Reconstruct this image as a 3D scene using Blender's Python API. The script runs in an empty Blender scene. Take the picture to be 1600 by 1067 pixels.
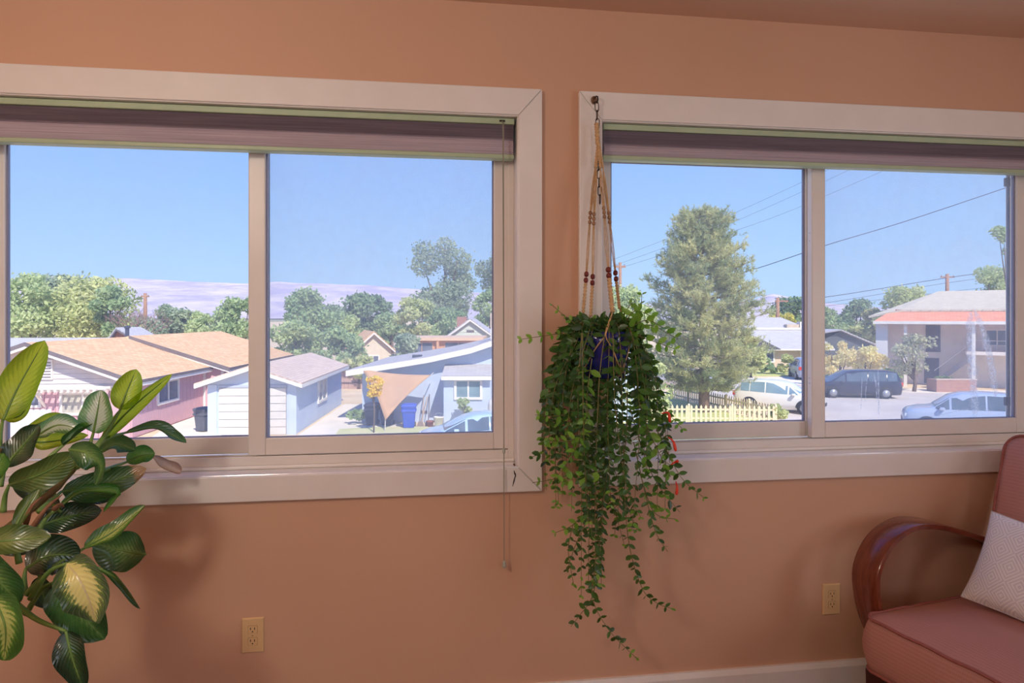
import bpy, math, random
import numpy as np
from mathutils import Vector, Matrix

SC = bpy.context.scene
COL = SC.collection
PI = math.pi

# ------------------------------------------------------------------ camera
F = 1000.0                      # focal length in pixels of a 1600 px wide frame
HZ = 497.0                      # horizon row
TH = math.radians(7.67)         # camera turned to the right of the wall's normal
CT, ST = math.cos(TH), math.sin(TH)
CAMY, EYE = -2.205, 1.42        # distance from the wall, eye height above the floor
GROUND = EYE - 4.87             # the room is upstairs: street level

cd = bpy.data.cameras.new('camera')
cd.sensor_fit = 'HORIZONTAL'
cd.sensor_width = 36.0
cd.lens = 36.0 * F / 1600.0
cd.shift_y = -(533.5 - HZ) / 1600.0
cd.clip_start = 0.05
cd.clip_end = 30000
cam = bpy.data.objects.new('camera', cd)
COL.objects.link(cam)
cam.location = (0, CAMY, EYE)
cam.rotation_euler = (PI / 2, 0, -TH)
SC.camera = cam

# ------------------------------------------------------------------ view
SC.view_settings.view_transform = 'Standard'
SC.view_settings.look = 'None'
SC.view_settings.gamma = 1.0
SC.view_settings.use_curve_mapping = False
SC.view_settings.exposure = 0.0
SC.cycles.caustics_reflective = False
SC.cycles.caustics_refractive = False
SC.cycles.max_bounces = 8
SC.cycles.diffuse_bounces = 4
SC.cycles.transparent_max_bounces = 24
SC.cycles.sample_clamp_indirect = 6.0


def lin(r, g, b):
    f = lambda c: (c / 255 / 12.92) if c / 255 <= 0.04045 else ((c / 255 + 0.055) / 1.055) ** 2.4
    return (f(r), f(g), f(b), 1.0)


# ------------------------------------------------------------------ sky
W = bpy.data.worlds.new('sky')
SC.world = W
W.use_nodes = True
wn = W.node_tree
wn.nodes.clear()
geo = wn.nodes.new('ShaderNodeNewGeometry')
sep = wn.nodes.new('ShaderNodeSeparateXYZ')
wn.links.new(geo.outputs['Incoming'], sep.inputs[0])
neg = wn.nodes.new('ShaderNodeMath'); neg.operation = 'MULTIPLY'; neg.inputs[1].default_value = -1
wn.links.new(sep.outputs['Z'], neg.inputs[0])
ramp = wn.nodes.new('ShaderNodeValToRGB')
wn.links.new(neg.outputs[0], ramp.inputs[0])
cr = ramp.color_ramp
cr.elements[0].position = 0.0
cr.elements[0].color = lin(186, 214, 252)
cr.elements[1].position = 1.0
cr.elements[1].color = lin(70, 122, 226)
for p, c in ((0.06, (176, 210, 252)), (0.12, (164, 202, 251)), (0.20, (150, 190, 250)), (0.28, (136, 180, 250)), (0.5, (100, 150, 242))):
    e = cr.elements.new(p); e.color = lin(*c)
bg = wn.nodes.new('ShaderNodeBackground')
bg.inputs['Strength'].default_value = 1.2
wo = wn.nodes.new('ShaderNodeOutputWorld')
wn.links.new(ramp.outputs[0], bg.inputs[0])
wn.links.new(bg.outputs[0], wo.inputs[0])

# ------------------------------------------------------------------ sun
SUN_DIR = Vector((0.312, -1.05, 1.15)).normalized()      # towards the sun
sl = bpy.data.lights.new('sun', 'SUN')
sl.energy = 5.8
sl.angle = math.radians(0.6)
sl.color = (1.0, 0.93, 0.82)
sun = bpy.data.objects.new('sun', sl)
COL.objects.link(sun)
sun.rotation_euler = (-SUN_DIR).to_track_quat('-Z', 'Y').to_euler()


# added fill lights set in made-up window openings behind and beside the camera
def fill_light(name, loc, target, sx, sz, power, color):
    l = bpy.data.lights.new(name, 'AREA')
    l.shape = 'RECTANGLE'; l.size = sx; l.size_y = sz
    l.energy = power; l.color = color
    o = bpy.data.objects.new(name, l)
    COL.objects.link(o)
    o.location = loc
    o.rotation_euler = (Vector(target) - Vector(loc)).to_track_quat('-Z', 'Z').to_euler()
    return o


WARM = (1.0, 0.94, 0.88)
fill_light('fill_back_window', (-0.9, -4.47, 1.55), (-0.9, 0, 1.55), 1.6, 1.1, 9, WARM)
fill_light('fill_back_window_2', (1.7, -4.47, 1.55), (1.7, 0, 1.55), 1.0, 1.1, 5, WARM)
fill_light('fill_side_window', (3.07, -2.1, 1.50), (0, -2.1, 1.50), 1.1, 1.1, 18, (0.92, 0.95, 1.0))


# ------------------------------------------------------------------ coordinates
def P(px, py, Y=0.0):
    """point of the photograph on the plane Y (parallel to the window wall)"""
    a = (px - 800) / F
    x, y = a * CT + ST, -a * ST + CT
    t = (Y - CAMY) / y
    return Vector((x * t, Y, EYE + (HZ - py) / F * t))


def cam2w(cx, cz, h):
    """right / ahead of the camera, height above street level"""
    return Vector((cx * CT + cz * ST, CAMY - cx * ST + cz * CT, GROUND + h))


def D(px, py, d):
    a = (px - 800) / F * d
    return cam2w(a, d, 4.87 + (HZ - py) / F * d)


def G(px, py, h=0.0):
    d = (4.87 - h) * F / (py - HZ)
    return cam2w((px - 800) / F * d, d, h)


# ------------------------------------------------------------------ materials
class NT:
    def __init__(s, name):
        s.m = bpy.data.materials.new(name)
        s.m.use_nodes = True
        s.t = s.m.node_tree
        s.t.nodes.clear()
        s.out = s.t.nodes.new('ShaderNodeOutputMaterial')

    def put(s, sock, v):
        if v is None:
            return
        if isinstance(v, bpy.types.NodeSocket):
            s.t.links.new(v, sock)
        elif isinstance(v, (tuple, list)) and sock.type == 'VECTOR':
            sock.default_value = v[:3]
        else:
            sock.default_value = v

    def n(s, kind, outp=0, props=None, **ins):
        nd = s.t.nodes.new(kind)
        for k, v in (props or {}).items():
            setattr(nd, k, v)
        for k, v in ins.items():
            key = int(k[1:]) if k[0] == 'i' and k[1:].isdigit() else k.replace('_', ' ')
            s.put(nd.inputs[key], v)
        return nd.outputs[outp]

    def math(s, op, a, b=0.0, clamp=False):
        return s.n('ShaderNodeMath', 0, {'operation': op, 'use_clamp': clamp}, i0=a, i1=b)

    def mix(s, f, a, b):
        nd = s.t.nodes.new('ShaderNodeMix')
        nd.data_type = 'RGBA'
        s.put(nd.inputs[0], f); s.put(nd.inputs[6], a); s.put(nd.inputs[7], b)
        return nd.outputs[2]

    def coord(s, which='Object'):
        return s.n('ShaderNodeTexCoord', which)

    def noise(s, scale, vec=None, detail=3.0, rough=0.55, dist=0.0):
        return s.n('ShaderNodeTexNoise', 'Fac' if False else 0, None, Vector=vec if vec is not None else s.coord(),
                   Scale=scale, Detail=detail, Roughness=rough, Distortion=dist)

    def ramp(s, f, lo, hi):
        return s.n('ShaderNodeMapRange', 0, {'clamp': True}, i0=f, i1=lo, i2=hi)

    def bump(s, h, strength, dist=0.01):
        return s.n('ShaderNodeBump', 0, None, Height=h, Strength=strength, Distance=dist)

    def bsdf(s, col, rough=0.6, spec=0.5, normal=None, metal=0.0, coat=0.0):
        nd = s.t.nodes.new('ShaderNodeBsdfPrincipled')
        s.put(nd.inputs['Base Color'], col)
        s.put(nd.inputs['Roughness'], rough)
        s.put(nd.inputs['Specular IOR Level'], spec)
        s.put(nd.inputs['Metallic'], metal)
        s.put(nd.inputs['Coat Weight'], coat)
        if normal is not None:
            s.put(nd.inputs['Normal'], normal)
        return nd.outputs[0]

    def mixsh(s, f, a, b):
        return s.n('ShaderNodeMixShader', 0, None, i0=f, i1=a, i2=b)

    def done(s, sh):
        s.t.links.new(sh, s.out.inputs[0])
        return s.m


MC = {}


def paint(name, c1, c2=None, scale=3.0, rough=0.6, spec=0.4, bump=0.0, bscale=60.0, metal=0.0, coat=0.0):
    """plain surface with a little colour variation and fine relief"""
    if name in MC:
        return MC[name]
    n = NT(name)
    c1 = lin(*c1)
    if c2 is not None:
        col = n.mix(n.ramp(n.noise(scale), 0.3, 0.7), c1, lin(*c2))
    else:
        col = c1
    nor = n.bump(n.noise(bscale), bump) if bump else None
    MC[name] = n.done(n.bsdf(col, rough, spec, nor, metal, coat))
    return MC[name]


# ------------------------------------------------------------------ mesh helpers
class MB:
    def __init__(s):
        s.v = []; s.f = []; s.uv = None

    def add(s, vs, fs):
        b = len(s.v)
        s.v += [tuple(v) for v in vs]
        s.f += [tuple(i + b for i in f) for f in fs]
        return s

    def box(s, x0, x1, y0, y1, z0, z1):
        return s.add([(x0, y0, z0), (x1, y0, z0), (x1, y1, z0), (x0, y1, z0), (x0, y0, z1), (x1, y0, z1), (x1, y1, z1), (x0, y1, z1)],
                     [(0, 3, 2, 1), (4, 5, 6, 7), (0, 1, 5, 4), (1, 2, 6, 5), (2, 3, 7, 6), (3, 0, 4, 7)])

    def prism(s, poly, off):
        """closed polygon (3D points) pushed along off"""
        n = len(poly); off = Vector(off)
        a = [Vector(p) for p in poly]
        vs = a + [p + off for p in a]
        fs = [tuple(range(n))[::-1], tuple(range(n, 2 * n))]
        fs += [(i, (i + 1) % n, n + (i + 1) % n, n + i) for i in range(n)]
        return s.add(vs, fs)

    def tube(s, pts, r, n=8, cap=True, flat=None):
        pts = [Vector(p) for p in pts]
        m = len(pts)
        rr = r if isinstance(r, (list, tuple)) else [r] * m
        vs = []
        u = None
        for i, p in enumerate(pts):
            t = (pts[min(i + 1, m - 1)] - pts[max(i - 1, 0)])
            t = t.normalized() if t.length > 1e-9 else Vector((0, 0, 1))
            if u is None:
                u = t.orthogonal().normalized()
            u = (u - t * u.dot(t))
            u = u.normalized() if u.length > 1e-6 else t.orthogonal().normalized()
            w = t.cross(u)
            for k in range(n):
                a = 2 * PI * k / n
                vs.append(p + (u * math.cos(a) + w * math.sin(a)) * rr[i])
        fs = []
        for i in range(m - 1):
            for k in range(n):
                fs.append((i * n + k, i * n + (k + 1) % n, (i + 1) * n + (k + 1) % n, (i + 1) * n + k))
        if cap:
            fs.append(tuple(range(n))[::-1]); fs.append(tuple(range((m - 1) * n, m * n)))
        return s.add(vs, fs)

    def ring(s, pts, r, n=6):
        """closed tube"""
        pts = [Vector(p) for p in pts]; m = len(pts); vs = []; fs = []
        u = None
        for i, p in enumerate(pts):
            t = (pts[(i + 1) % m] - pts[i - 1]).normalized()
            if u is None:
                u = t.orthogonal().normalized()
            u = (u - t * u.dot(t)).normalized(); w = t.cross(u)
            for k in range(n):
                a = 2 * PI * k / n
                vs.append(p + (u * math.cos(a) + w * math.sin(a)) * r)
        for i in range(m):
            for k in range(n):
                j = (i + 1) % m
                fs.append((i * n + k, i * n + (k + 1) % n, j * n + (k + 1) % n, j * n + k))
        return s.add(vs, fs)

    def lathe(s, prof, n=20, c=(0, 0, 0), cap=True):
        c = Vector(c); vs = []; fs = []; m = len(prof)
        for r, z in prof:
            for k in range(n):
                a = 2 * PI * k / n
                vs.append(c + Vector((r * math.cos(a), r * math.sin(a), z)))
        for i in range(m - 1):
            for k in range(n):
                fs.append((i * n + k, i * n + (k + 1) % n, (i + 1) * n + (k + 1) % n, (i + 1) * n + k))
        if cap:
            fs.append(tuple(range(n))[::-1]); fs.append(tuple(range((m - 1) * n, m * n)))
        return s.add(vs, fs)

    def loft(s, rings, cap=True, close=True):
        n = len(rings[0]); vs = [p for r in rings for p in r]; fs = []
        for i in range(len(rings) - 1):
            for k in range(n if close else n - 1):
                fs.append((i * n + k, i * n + (k + 1) % n, (i + 1) * n + (k + 1) % n, (i + 1) * n + k))
        if cap:
            fs.append(tuple(range(n))[::-1]); fs.append(tuple(range((len(rings) - 1) * n, len(rings) * n)))
        return s.add(vs, fs)

    def mesh(s, name):
        me = bpy.data.meshes.new(name)
        me.from_pydata(s.v, [], s.f)
        me.update()
        return me

    def build(s, name, mat, parent=None, smooth=False, bevel=0.0, seg=2, fix=True):
        me = s.mesh(name)
        if fix:
            import bmesh
            bm = bmesh.new(); bm.from_mesh(me)
            bmesh.ops.recalc_face_normals(bm, faces=bm.faces)
            bm.to_mesh(me); bm.free()
        return link(name, me, mat, parent, smooth, bevel, seg)


def link(name, me, mat, parent=None, smooth=False, bevel=0.0, seg=2):
    o = bpy.data.objects.new(name, me)
    COL.objects.link(o)
    if mat is not None and not me.materials:
        me.materials.append(mat)
    if smooth:
        me.polygons.foreach_set('use_smooth', [True] * len(me.polygons))
    if bevel:
        b = o.modifiers.new('bevel', 'BEVEL')
        b.width = bevel; b.segments = seg; b.limit_method = 'ANGLE'; b.angle_limit = math.radians(40)
    if parent is not None:
        o.parent = parent
    return o


def tag(o, label=None, cat=None, group=None, kind=None):
    if label: o['label'] = label
    if cat: o['category'] = cat
    if group: o['group'] = group
    if kind: o['kind'] = kind
    return o


def thing(name, label, cat, loc=(0, 0, 0), rz=0.0, group=None, kind=None):
    o = bpy.data.objects.new(name, None)
    o.empty_display_size = 0.1
    COL.objects.link(o)
    o.location = loc
    o.rotation_euler = (0, 0, rz)
    return tag(o, label, cat, group, kind)


def part(name, me_owner, parent):
    """another object sharing the mesh of an alike piece"""
    o = me_owner.copy()
    o.name = name
    COL.objects.link(o)
    o.parent = parent
    return o


def copy_tree(o, parent=None):
    c = o.copy(); COL.objects.link(c); c.parent = parent
    for ch in list(o.children):
        copy_tree(ch, c)
    return c


def bx(name, mat, parent, x0, x1, y0, y1, z0, z1, bevel=0.0):
    return MB().box(min(x0, x1), max(x0, x1), min(y0, y1), max(y0, y1), min(z0, z1), max(z0, z1)).build(name, mat, parent, bevel=bevel, fix=False)


def bez(pts, n):
    """smooth curve through the points (Catmull-Rom)"""
    pts = [Vector(p) for p in pts]
    q = [pts[0] * 2 - pts[1]] + pts + [pts[-1] * 2 - pts[-2]]
    out = []
    segs = len(pts) - 1
    for k in range(n):
        t = k / (n - 1) * segs
        i = min(int(t), segs - 1); t -= i
        a, b, c, d = q[i], q[i + 1], q[i + 2], q[i + 3]
        out.append(0.5 * ((2 * b) + (c - a) * t + (2 * a - 5 * b + 4 * c - d) * t * t + (3 * b - a - 3 * c + d) * t ** 3))
    return out


def np_mesh(name, V, Fc, mat, parent=None, colors=None, smooth=False):
    """numpy vertices / faces of one size to an object"""
    V = np.asarray(V, np.float32).reshape(-1, 3); Fc = np.asarray(Fc, np.int32)
    me = bpy.data.meshes.new(name)
    k = Fc.shape[1]
    me.vertices.add(len(V)); me.vertices.foreach_set('co', V.ravel())
    me.loops.add(Fc.size); me.loops.foreach_set('vertex_index', Fc.ravel())
    me.polygons.add(len(Fc))
    me.polygons.foreach_set('loop_start', np.arange(0, Fc.size, k, dtype=np.int32))
    if smooth:
        me.polygons.foreach_set('use_smooth', np.ones(len(Fc), bool))
    me.update(calc_edges=True)
    if colors is not None:
        at = me.color_attributes.new('tint', 'FLOAT_COLOR', 'POINT')
        c4 = np.ones((len(V), 4), np.float32); c4[:, :3] = colors
        at.data.foreach_set('color', c4.ravel())
    return link(name, me, mat, parent)
# ================================================================== THE ROOM
def wall_paint(name, c1, c2):
    n = NT(name)
    big = n.noise(1.1, detail=2)
    fine = n.noise(140.0, detail=3)
    col = n.mix(n.ramp(big, 0.35, 0.7), lin(*c1), lin(*c2))
    return n.done(n.bsdf(col, 0.55, 0.35, n.bump(n.math('ADD', n.noise(26.0, detail=2), n.math('MULTIPLY', fine, 0.4)), 0.10, 0.004)))


M_WALL = wall_paint('tan_orange_wall_paint', (212, 169, 140), (206, 162, 133))
M_CEIL = wall_paint('warm_ceiling_paint', (226, 190, 164), (220, 183, 156))
M_TRIM = paint('white_trim_paint', (236, 229, 222), (230, 222, 214), 6, 0.38, 0.5, 0.03, 90)
M_SILL = paint('glossy_white_sill_paint', (236, 229, 222), (230, 222, 214), 6, 0.14, 0.8, coat=0.5)
M_VINYL = paint('white_vinyl', (232, 224, 216), (226, 217, 208), 5, 0.35, 0.5)
M_FLOOR = paint('brown_wood_floor', (112, 76, 52), (88, 58, 40), 3, 0.5)

XL, XR, YB, ZC = -2.15, 3.05, -4.45, 2.51
OPEN = [(-1.447, 0.3135, 0.908, 2.117), (0.617, 2.43, 0.917, 2.113)]      # the two window openings
WT = 0.20                                                               # wall thickness

# the window wall: one continuous mesh around the two openings
w = MB()
z0a, z1a = 0.900, 2.125
w.box(XL - 0.2, XR + 0.2, 0, WT, 0, 0.900)
w.box(XL - 0.2, XR + 0.2, 0, WT, 2.125, ZC + 0.2)
w.box(XL - 0.2, OPEN[0][0] - 0.012, 0, WT, z0a, z1a)
w.box(OPEN[0][1] + 0.008, OPEN[1][0] - 0.008, 0, WT, z0a, z1a)
w.box(OPEN[1][1] + 0.012, XR + 0.2, 0, WT, z0a, z1a)
tag(w.build('wall_front', M_WALL, fix=False), 'tan orange painted wall holding the two sliding windows', 'wall', kind='structure')
tag(bx('wall_left', M_WALL, None, XL - 0.2, XL, YB, 0, 0, ZC), 'tan orange side wall left of the leafy floor plant', 'wall', kind='structure')
tag(bx('ceiling', M_CEIL, None, XL - 0.9, XR + 0.9, YB - 0.9, 0.0, ZC, ZC + 0.12), 'warm painted ceiling above the windows', 'ceiling', kind='structure')  # slab reaches past the walls as an added eave against the sun
tag(bx('floor', M_FLOOR, None, XL - 0.2, XR + 0.2, YB - 0.2, 0, -0.12, 0), 'dark brown wooden floor of the room', 'floor', kind='structure')
# side and back walls with added window openings that hold the fill lights
w = MB()
w.box(XR, XR + 0.2, YB, 0, 0, 0.9); w.box(XR, XR + 0.2, YB, 0, 2.1, ZC)
w.box(XR, XR + 0.2, YB, -2.7, 0.9, 2.1); w.box(XR, XR + 0.2, -1.5, 0, 0.9, 2.1)
tag(w.build('wall_right', M_WALL, fix=False), 'tan orange side wall behind the red armchair', 'wall', kind='structure')
w = MB()
w.box(XL - 0.2, XR + 0.2, YB - 0.2, YB, 0, 0.95); w.box(XL - 0.2, XR + 0.2, YB - 0.2, YB, 2.15, ZC)
for a, b in ((XL - 0.2, -1.75), (-0.05, 1.15), (2.25, XR + 0.2)):
    w.box(a, b, YB - 0.2, YB, 0.95, 2.15)
tag(w.build('wall_back', M_WALL, fix=False), 'tan orange wall behind the camera with two added windows', 'wall', kind='structure')


def plain_window(name, label, x0, x1, y0, y1, z0, z1):
    t = thing(name, label, 'window', ((x0 + x1) / 2, (y0 + y1) / 2, z0), kind='structure')
    lx, ly, lz = (x1 - x0) / 2, (y1 - y0) / 2, z1 - z0
    m = MB()
    if lx > ly:
        for a in (-lx, -0.025, lx - 0.05):
            m.box(a, a + 0.05, -ly, ly, 0, lz)
        m.box(-lx, lx, -ly, ly, 0, 0.05); m.box(-lx, lx, -ly, ly, lz - 0.05, lz)
    else:
        for a in (-ly, -0.025, ly - 0.05):
            m.box(-lx, lx, a, a + 0.05, 0, lz)
        m.box(-lx, lx, -ly, ly, 0, 0.05); m.box(-lx, lx, -ly, ly, lz - 0.05, lz)
    m.build('window_frame', M_VINYL, t, fix=False)


plain_window('added_window_3', 'added white window frame round a fill light behind the camera, the wide one', -1.75, -0.05, YB - 0.15, YB - 0.09, 0.95, 2.15)  # added frames around the fill-light openings, all out of view
plain_window('added_window_4', 'added white window frame round a fill light behind the camera, the narrow one', 1.15, 2.25, YB - 0.15, YB - 0.09, 0.95, 2.15)
plain_window('added_window_5', 'added white window frame round a fill light in the side wall behind the armchair', XR + 0.09, XR + 0.15, -2.7, -1.5, 0.9, 2.1)

# ceiling lamp added out of view to brighten the upper wall
lamp = thing('fill_ceiling_lamp', 'added flush ceiling lamp out of view that brightens the upper wall', 'ceiling lamp', (-1.25, -2.25, ZC))
MB().lathe([(0.17, 0.0), (0.17, -0.02), (0.15, -0.03)], 28).build('base', M_TRIM, lamp, True)
def fill_lamp_mat():
    n = NT('fill_lamp_glass')
    return n.done(n.n('ShaderNodeEmission', 0, None, Color=(1.0, 0.86, 0.70, 1), Strength=6.0))
MB().lathe([(0.150, -0.028), (0.146, -0.06), (0.11, -0.095), (0.05, -0.112), (0.005, -0.115)], 28).build('glass_shade', fill_lamp_mat(), lamp, True)
ld = bpy.data.lights.new('fill_lamp_bulb', 'POINT'); ld.energy = 50; ld.color = (1.0, 0.90, 0.79); ld.shadow_soft_size = 0.15
lo_ = bpy.data.objects.new('fill_lamp_bulb', ld); COL.objects.link(lo_); lo_.parent = lamp; lo_.location = (0, 0, -0.27)

# baseboard
m = MB()
m.prism([(XL, 0, 0), (XL, -0.018, 0), (XL, -0.018, 0.128), (XL, -0.010, 0.146), (XL, 0, 0.146)], (XR - XL, 0, 0))
tag(m.build('baseboard_front', M_TRIM), 'white painted baseboard under the window wall', 'baseboard', kind='structure')
bx('quarter_round', M_TRIM, bpy.data.objects['baseboard_front'], XL, XR, -0.030, -0.018, 0, 0.018, 0.006)


# ------------------------------------------------------------------ window trim: four mitred boards, jamb liner, sill
def casing(name, label, op, ztop, zbot, cw_side, scuff=False):
    x0, x1, z0, z1 = op
    t = thing(name, label, 'window trim', ((x0 + x1) / 2, 0, zbot), kind='structure')
    ox, oz = -(x0 + x1) / 2, -zbot
    X0, X1 = x0 - cw_side, x1 + cw_side
    Y0, Y1 = -0.021, -0.0005
    g = 0.0006

    def board(nm, poly):
        MB().prism([(a + ox, Y1, b + oz) for a, b in poly], (0, Y0 - Y1, 0)).build(nm, M_TRIM, t, bevel=0.003)
    board('head_board', [(X0 + g, ztop), (X1 - g, ztop), (x1 + 0.004 - g, z1 + 0.004), (x0 - 0.004 + g, z1 + 0.004)])
    board('apron_board', [(X0 + g, zbot), (x0 - 0.004 + g, z0 - 0.004), (x1 + 0.004 - g, z0 - 0.004), (X1 - g, zbot)])
    board('side_board', [(X0, ztop - g), (x0 - 0.004, z1 + 0.004 - g), (x0 - 0.004, z0 - 0.004 + g), (X0, zbot + g)])
    board('side_board', [(X1, ztop - g), (X1, zbot + g), (x1 + 0.004, z0 - 0.004 + g), (x1 + 0.004, z1 + 0.004 - g)])
    # inner bead around the opening, then the jamb liner and the sill
    for nm, a in (('jamb_board', (x0 - 0.012, x0, -0.014, WT, z0, z1)), ('jamb_board', (x1, x1 + 0.012, -0.014, WT, z0, z1)),
                  ('head_jamb', (x0 - 0.012, x1 + 0.012, -0.014, WT, z1, z1 + 0.012)),
                  ('sill_board', (x0 - 0.012, x1 + 0.012, -0.014, WT + 0.05, z0 - 0.012, z0))):
        bx(nm, M_SILL if nm == 'sill_board' else M_TRIM, t, a[0] + ox, a[1] + ox, a[2], a[3], a[4] + oz, a[5] + oz, 0.003)
    # caulked stop where the sill meets the frame
    bx('sill_stop', M_TRIM, t, x0 + ox, x1 + ox, 0.056, 0.070, z0 + oz, z0 + 0.012 + oz, 0.004)
    if scuff:
        ms = paint('dark_scuff', (74, 60, 54), (96, 80, 72), 40, 0.9, 0.1)
        for (pa, pb, wd) in (((803, 735), (806, 745), 2.2), ((806, 740), (801, 760), 2.0), ((803, 724), (804, 728), 3.0)):
            a = P(*pa, Y0 - 0.0006); b = P(*pb, Y0 - 0.0006)
            n_ = 5
            up = []; dn = []
            rr = random.Random(5)
            for k in range(n_ + 1):
                c = a.lerp(b, k / n_); h = wd * 0.0011 * math.sin(PI * (0.1 + 0.8 * k / n_)) * rr.uniform(0.5, 1.2)
                up.append((c.x + ox + h, c.y, c.z + oz)); dn.append((c.x + ox - h, c.y, c.z + oz))
            MB().prism(up + dn[::-1], (0, 0.0005, 0)).build('scuff_mark', ms, t)
    return t


casing('trim_1', 'white mitred casing around the left window', OPEN[0], 2.214, 0.820, 0.0865, True)
casing('trim_2', 'white mitred casing around the right window, hanging plant in front', OPEN[1], 2.215, 0.829, 0.0855)


# ------------------------------------------------------------------ glass
def glass_mat(name, dust, scale):
    n = NT(name)
    d = n.ramp(n.noise(scale, detail=5, rough=0.65), 0.25, 0.8)
    fac = n.math('MULTIPLY_ADD', d, dust) if False else n.math('ADD', n.math('MULTIPLY', d, dust), dust * 0.5)
    tr = n.n('ShaderNodeBsdfTransparent', 0, None, Color=(0.97, 0.98, 0.98, 1))
    tl = n.n('ShaderNodeBsdfTranslucent', 0, None, Color=(0.95, 0.94, 0.93, 1))
    sh = n.mixsh(fac, tr, tl)
    return n.done(sh)


M_GLASS = glass_mat('clear_glass', 0.08, 2.0)
M_GLASS_DUSTY = glass_mat('dusty_glass', 0.13, 3.5)
M_GASKET = paint('blue_grey_gasket', (140, 142, 166), None, 1, 0.6)
M_SCRFRAME = paint('dark_screen_frame', (78, 84, 108), (88, 92, 112), 30, 0.5)
M_TRACK = paint('tan_track', (150, 128, 100), (120, 100, 78), 20, 0.7)


def screen_mat():
    n = NT('insect_screen_mesh')
    co = n.n('ShaderNodeSeparateXYZ', 'X', None, i0=n.coord())
    sp = n.t.nodes.new('ShaderNodeSeparateXYZ'); n.t.links.new(n.coord(), sp.inputs[0])
    wv = n.noise(9.0, detail=2)
    fac = n.math('ADD', 0.10, n.math('MULTIPLY', wv, 0.06))
    tr = n.n('ShaderNodeBsdfTransparent', 0, None, Color=(1, 1, 1, 1))
    df = n.n('ShaderNodeBsdfTranslucent', 0, None, Color=(0.62, 0.62, 0.66, 1))
    return n.done(n.mixsh(fac, tr, df))


M_SCREEN = screen_mat()


def sash(parent, nm, ox, oz, x0, x1, z0, z1, y0, y1, stile, rail, glass, label):
    """a sash: two stiles, two rails, gasket and a pane"""
    m = MB()
    m.box(x0 + ox, x0 + stile + ox, y0, y1, z0 + oz, z1 + oz)
    m.box(x1 - stile + ox, x1 + ox, y0, y1, z0 + oz, z1 + oz)
    m.box(x0 + stile + ox, x1 - stile + ox, y0, y1, z0 + oz, z0 + rail + oz)
    m.box(x0 + stile + ox, x1 - stile + ox, y0, y1, z1 - rail + oz, z1 + oz)
    s = m.build(nm, M_VINYL, parent, bevel=0.004, fix=False)
    s['label'] = label
    gx0, gx1, gz0, gz1 = x0 + stile + ox, x1 - stile + ox, z0 + rail + oz, z1 - rail + oz
    yc = (y0 + y1) / 2
    m = MB(); k = 0.005
    m.box(gx0, gx0 + k, yc - 0.006, yc + 0.006, gz0, gz1); m.box(gx1 - k, gx1, yc - 0.006, yc + 0.006, gz0, gz1)
    m.box(gx0 + k, gx1 - k, yc - 0.006, yc + 0.006, gz0, gz0 + k * 0.5); m.box(gx0 + k, gx1 - k, yc - 0.006, yc + 0.006, gz1 - k, gz1)
    m.build('gasket', M_GASKET, s, fix=False)
    p = bx('pane', glass, s, gx0, gx1, yc - 0.002, yc + 0.002, gz0, gz1)
    return s, p


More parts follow.
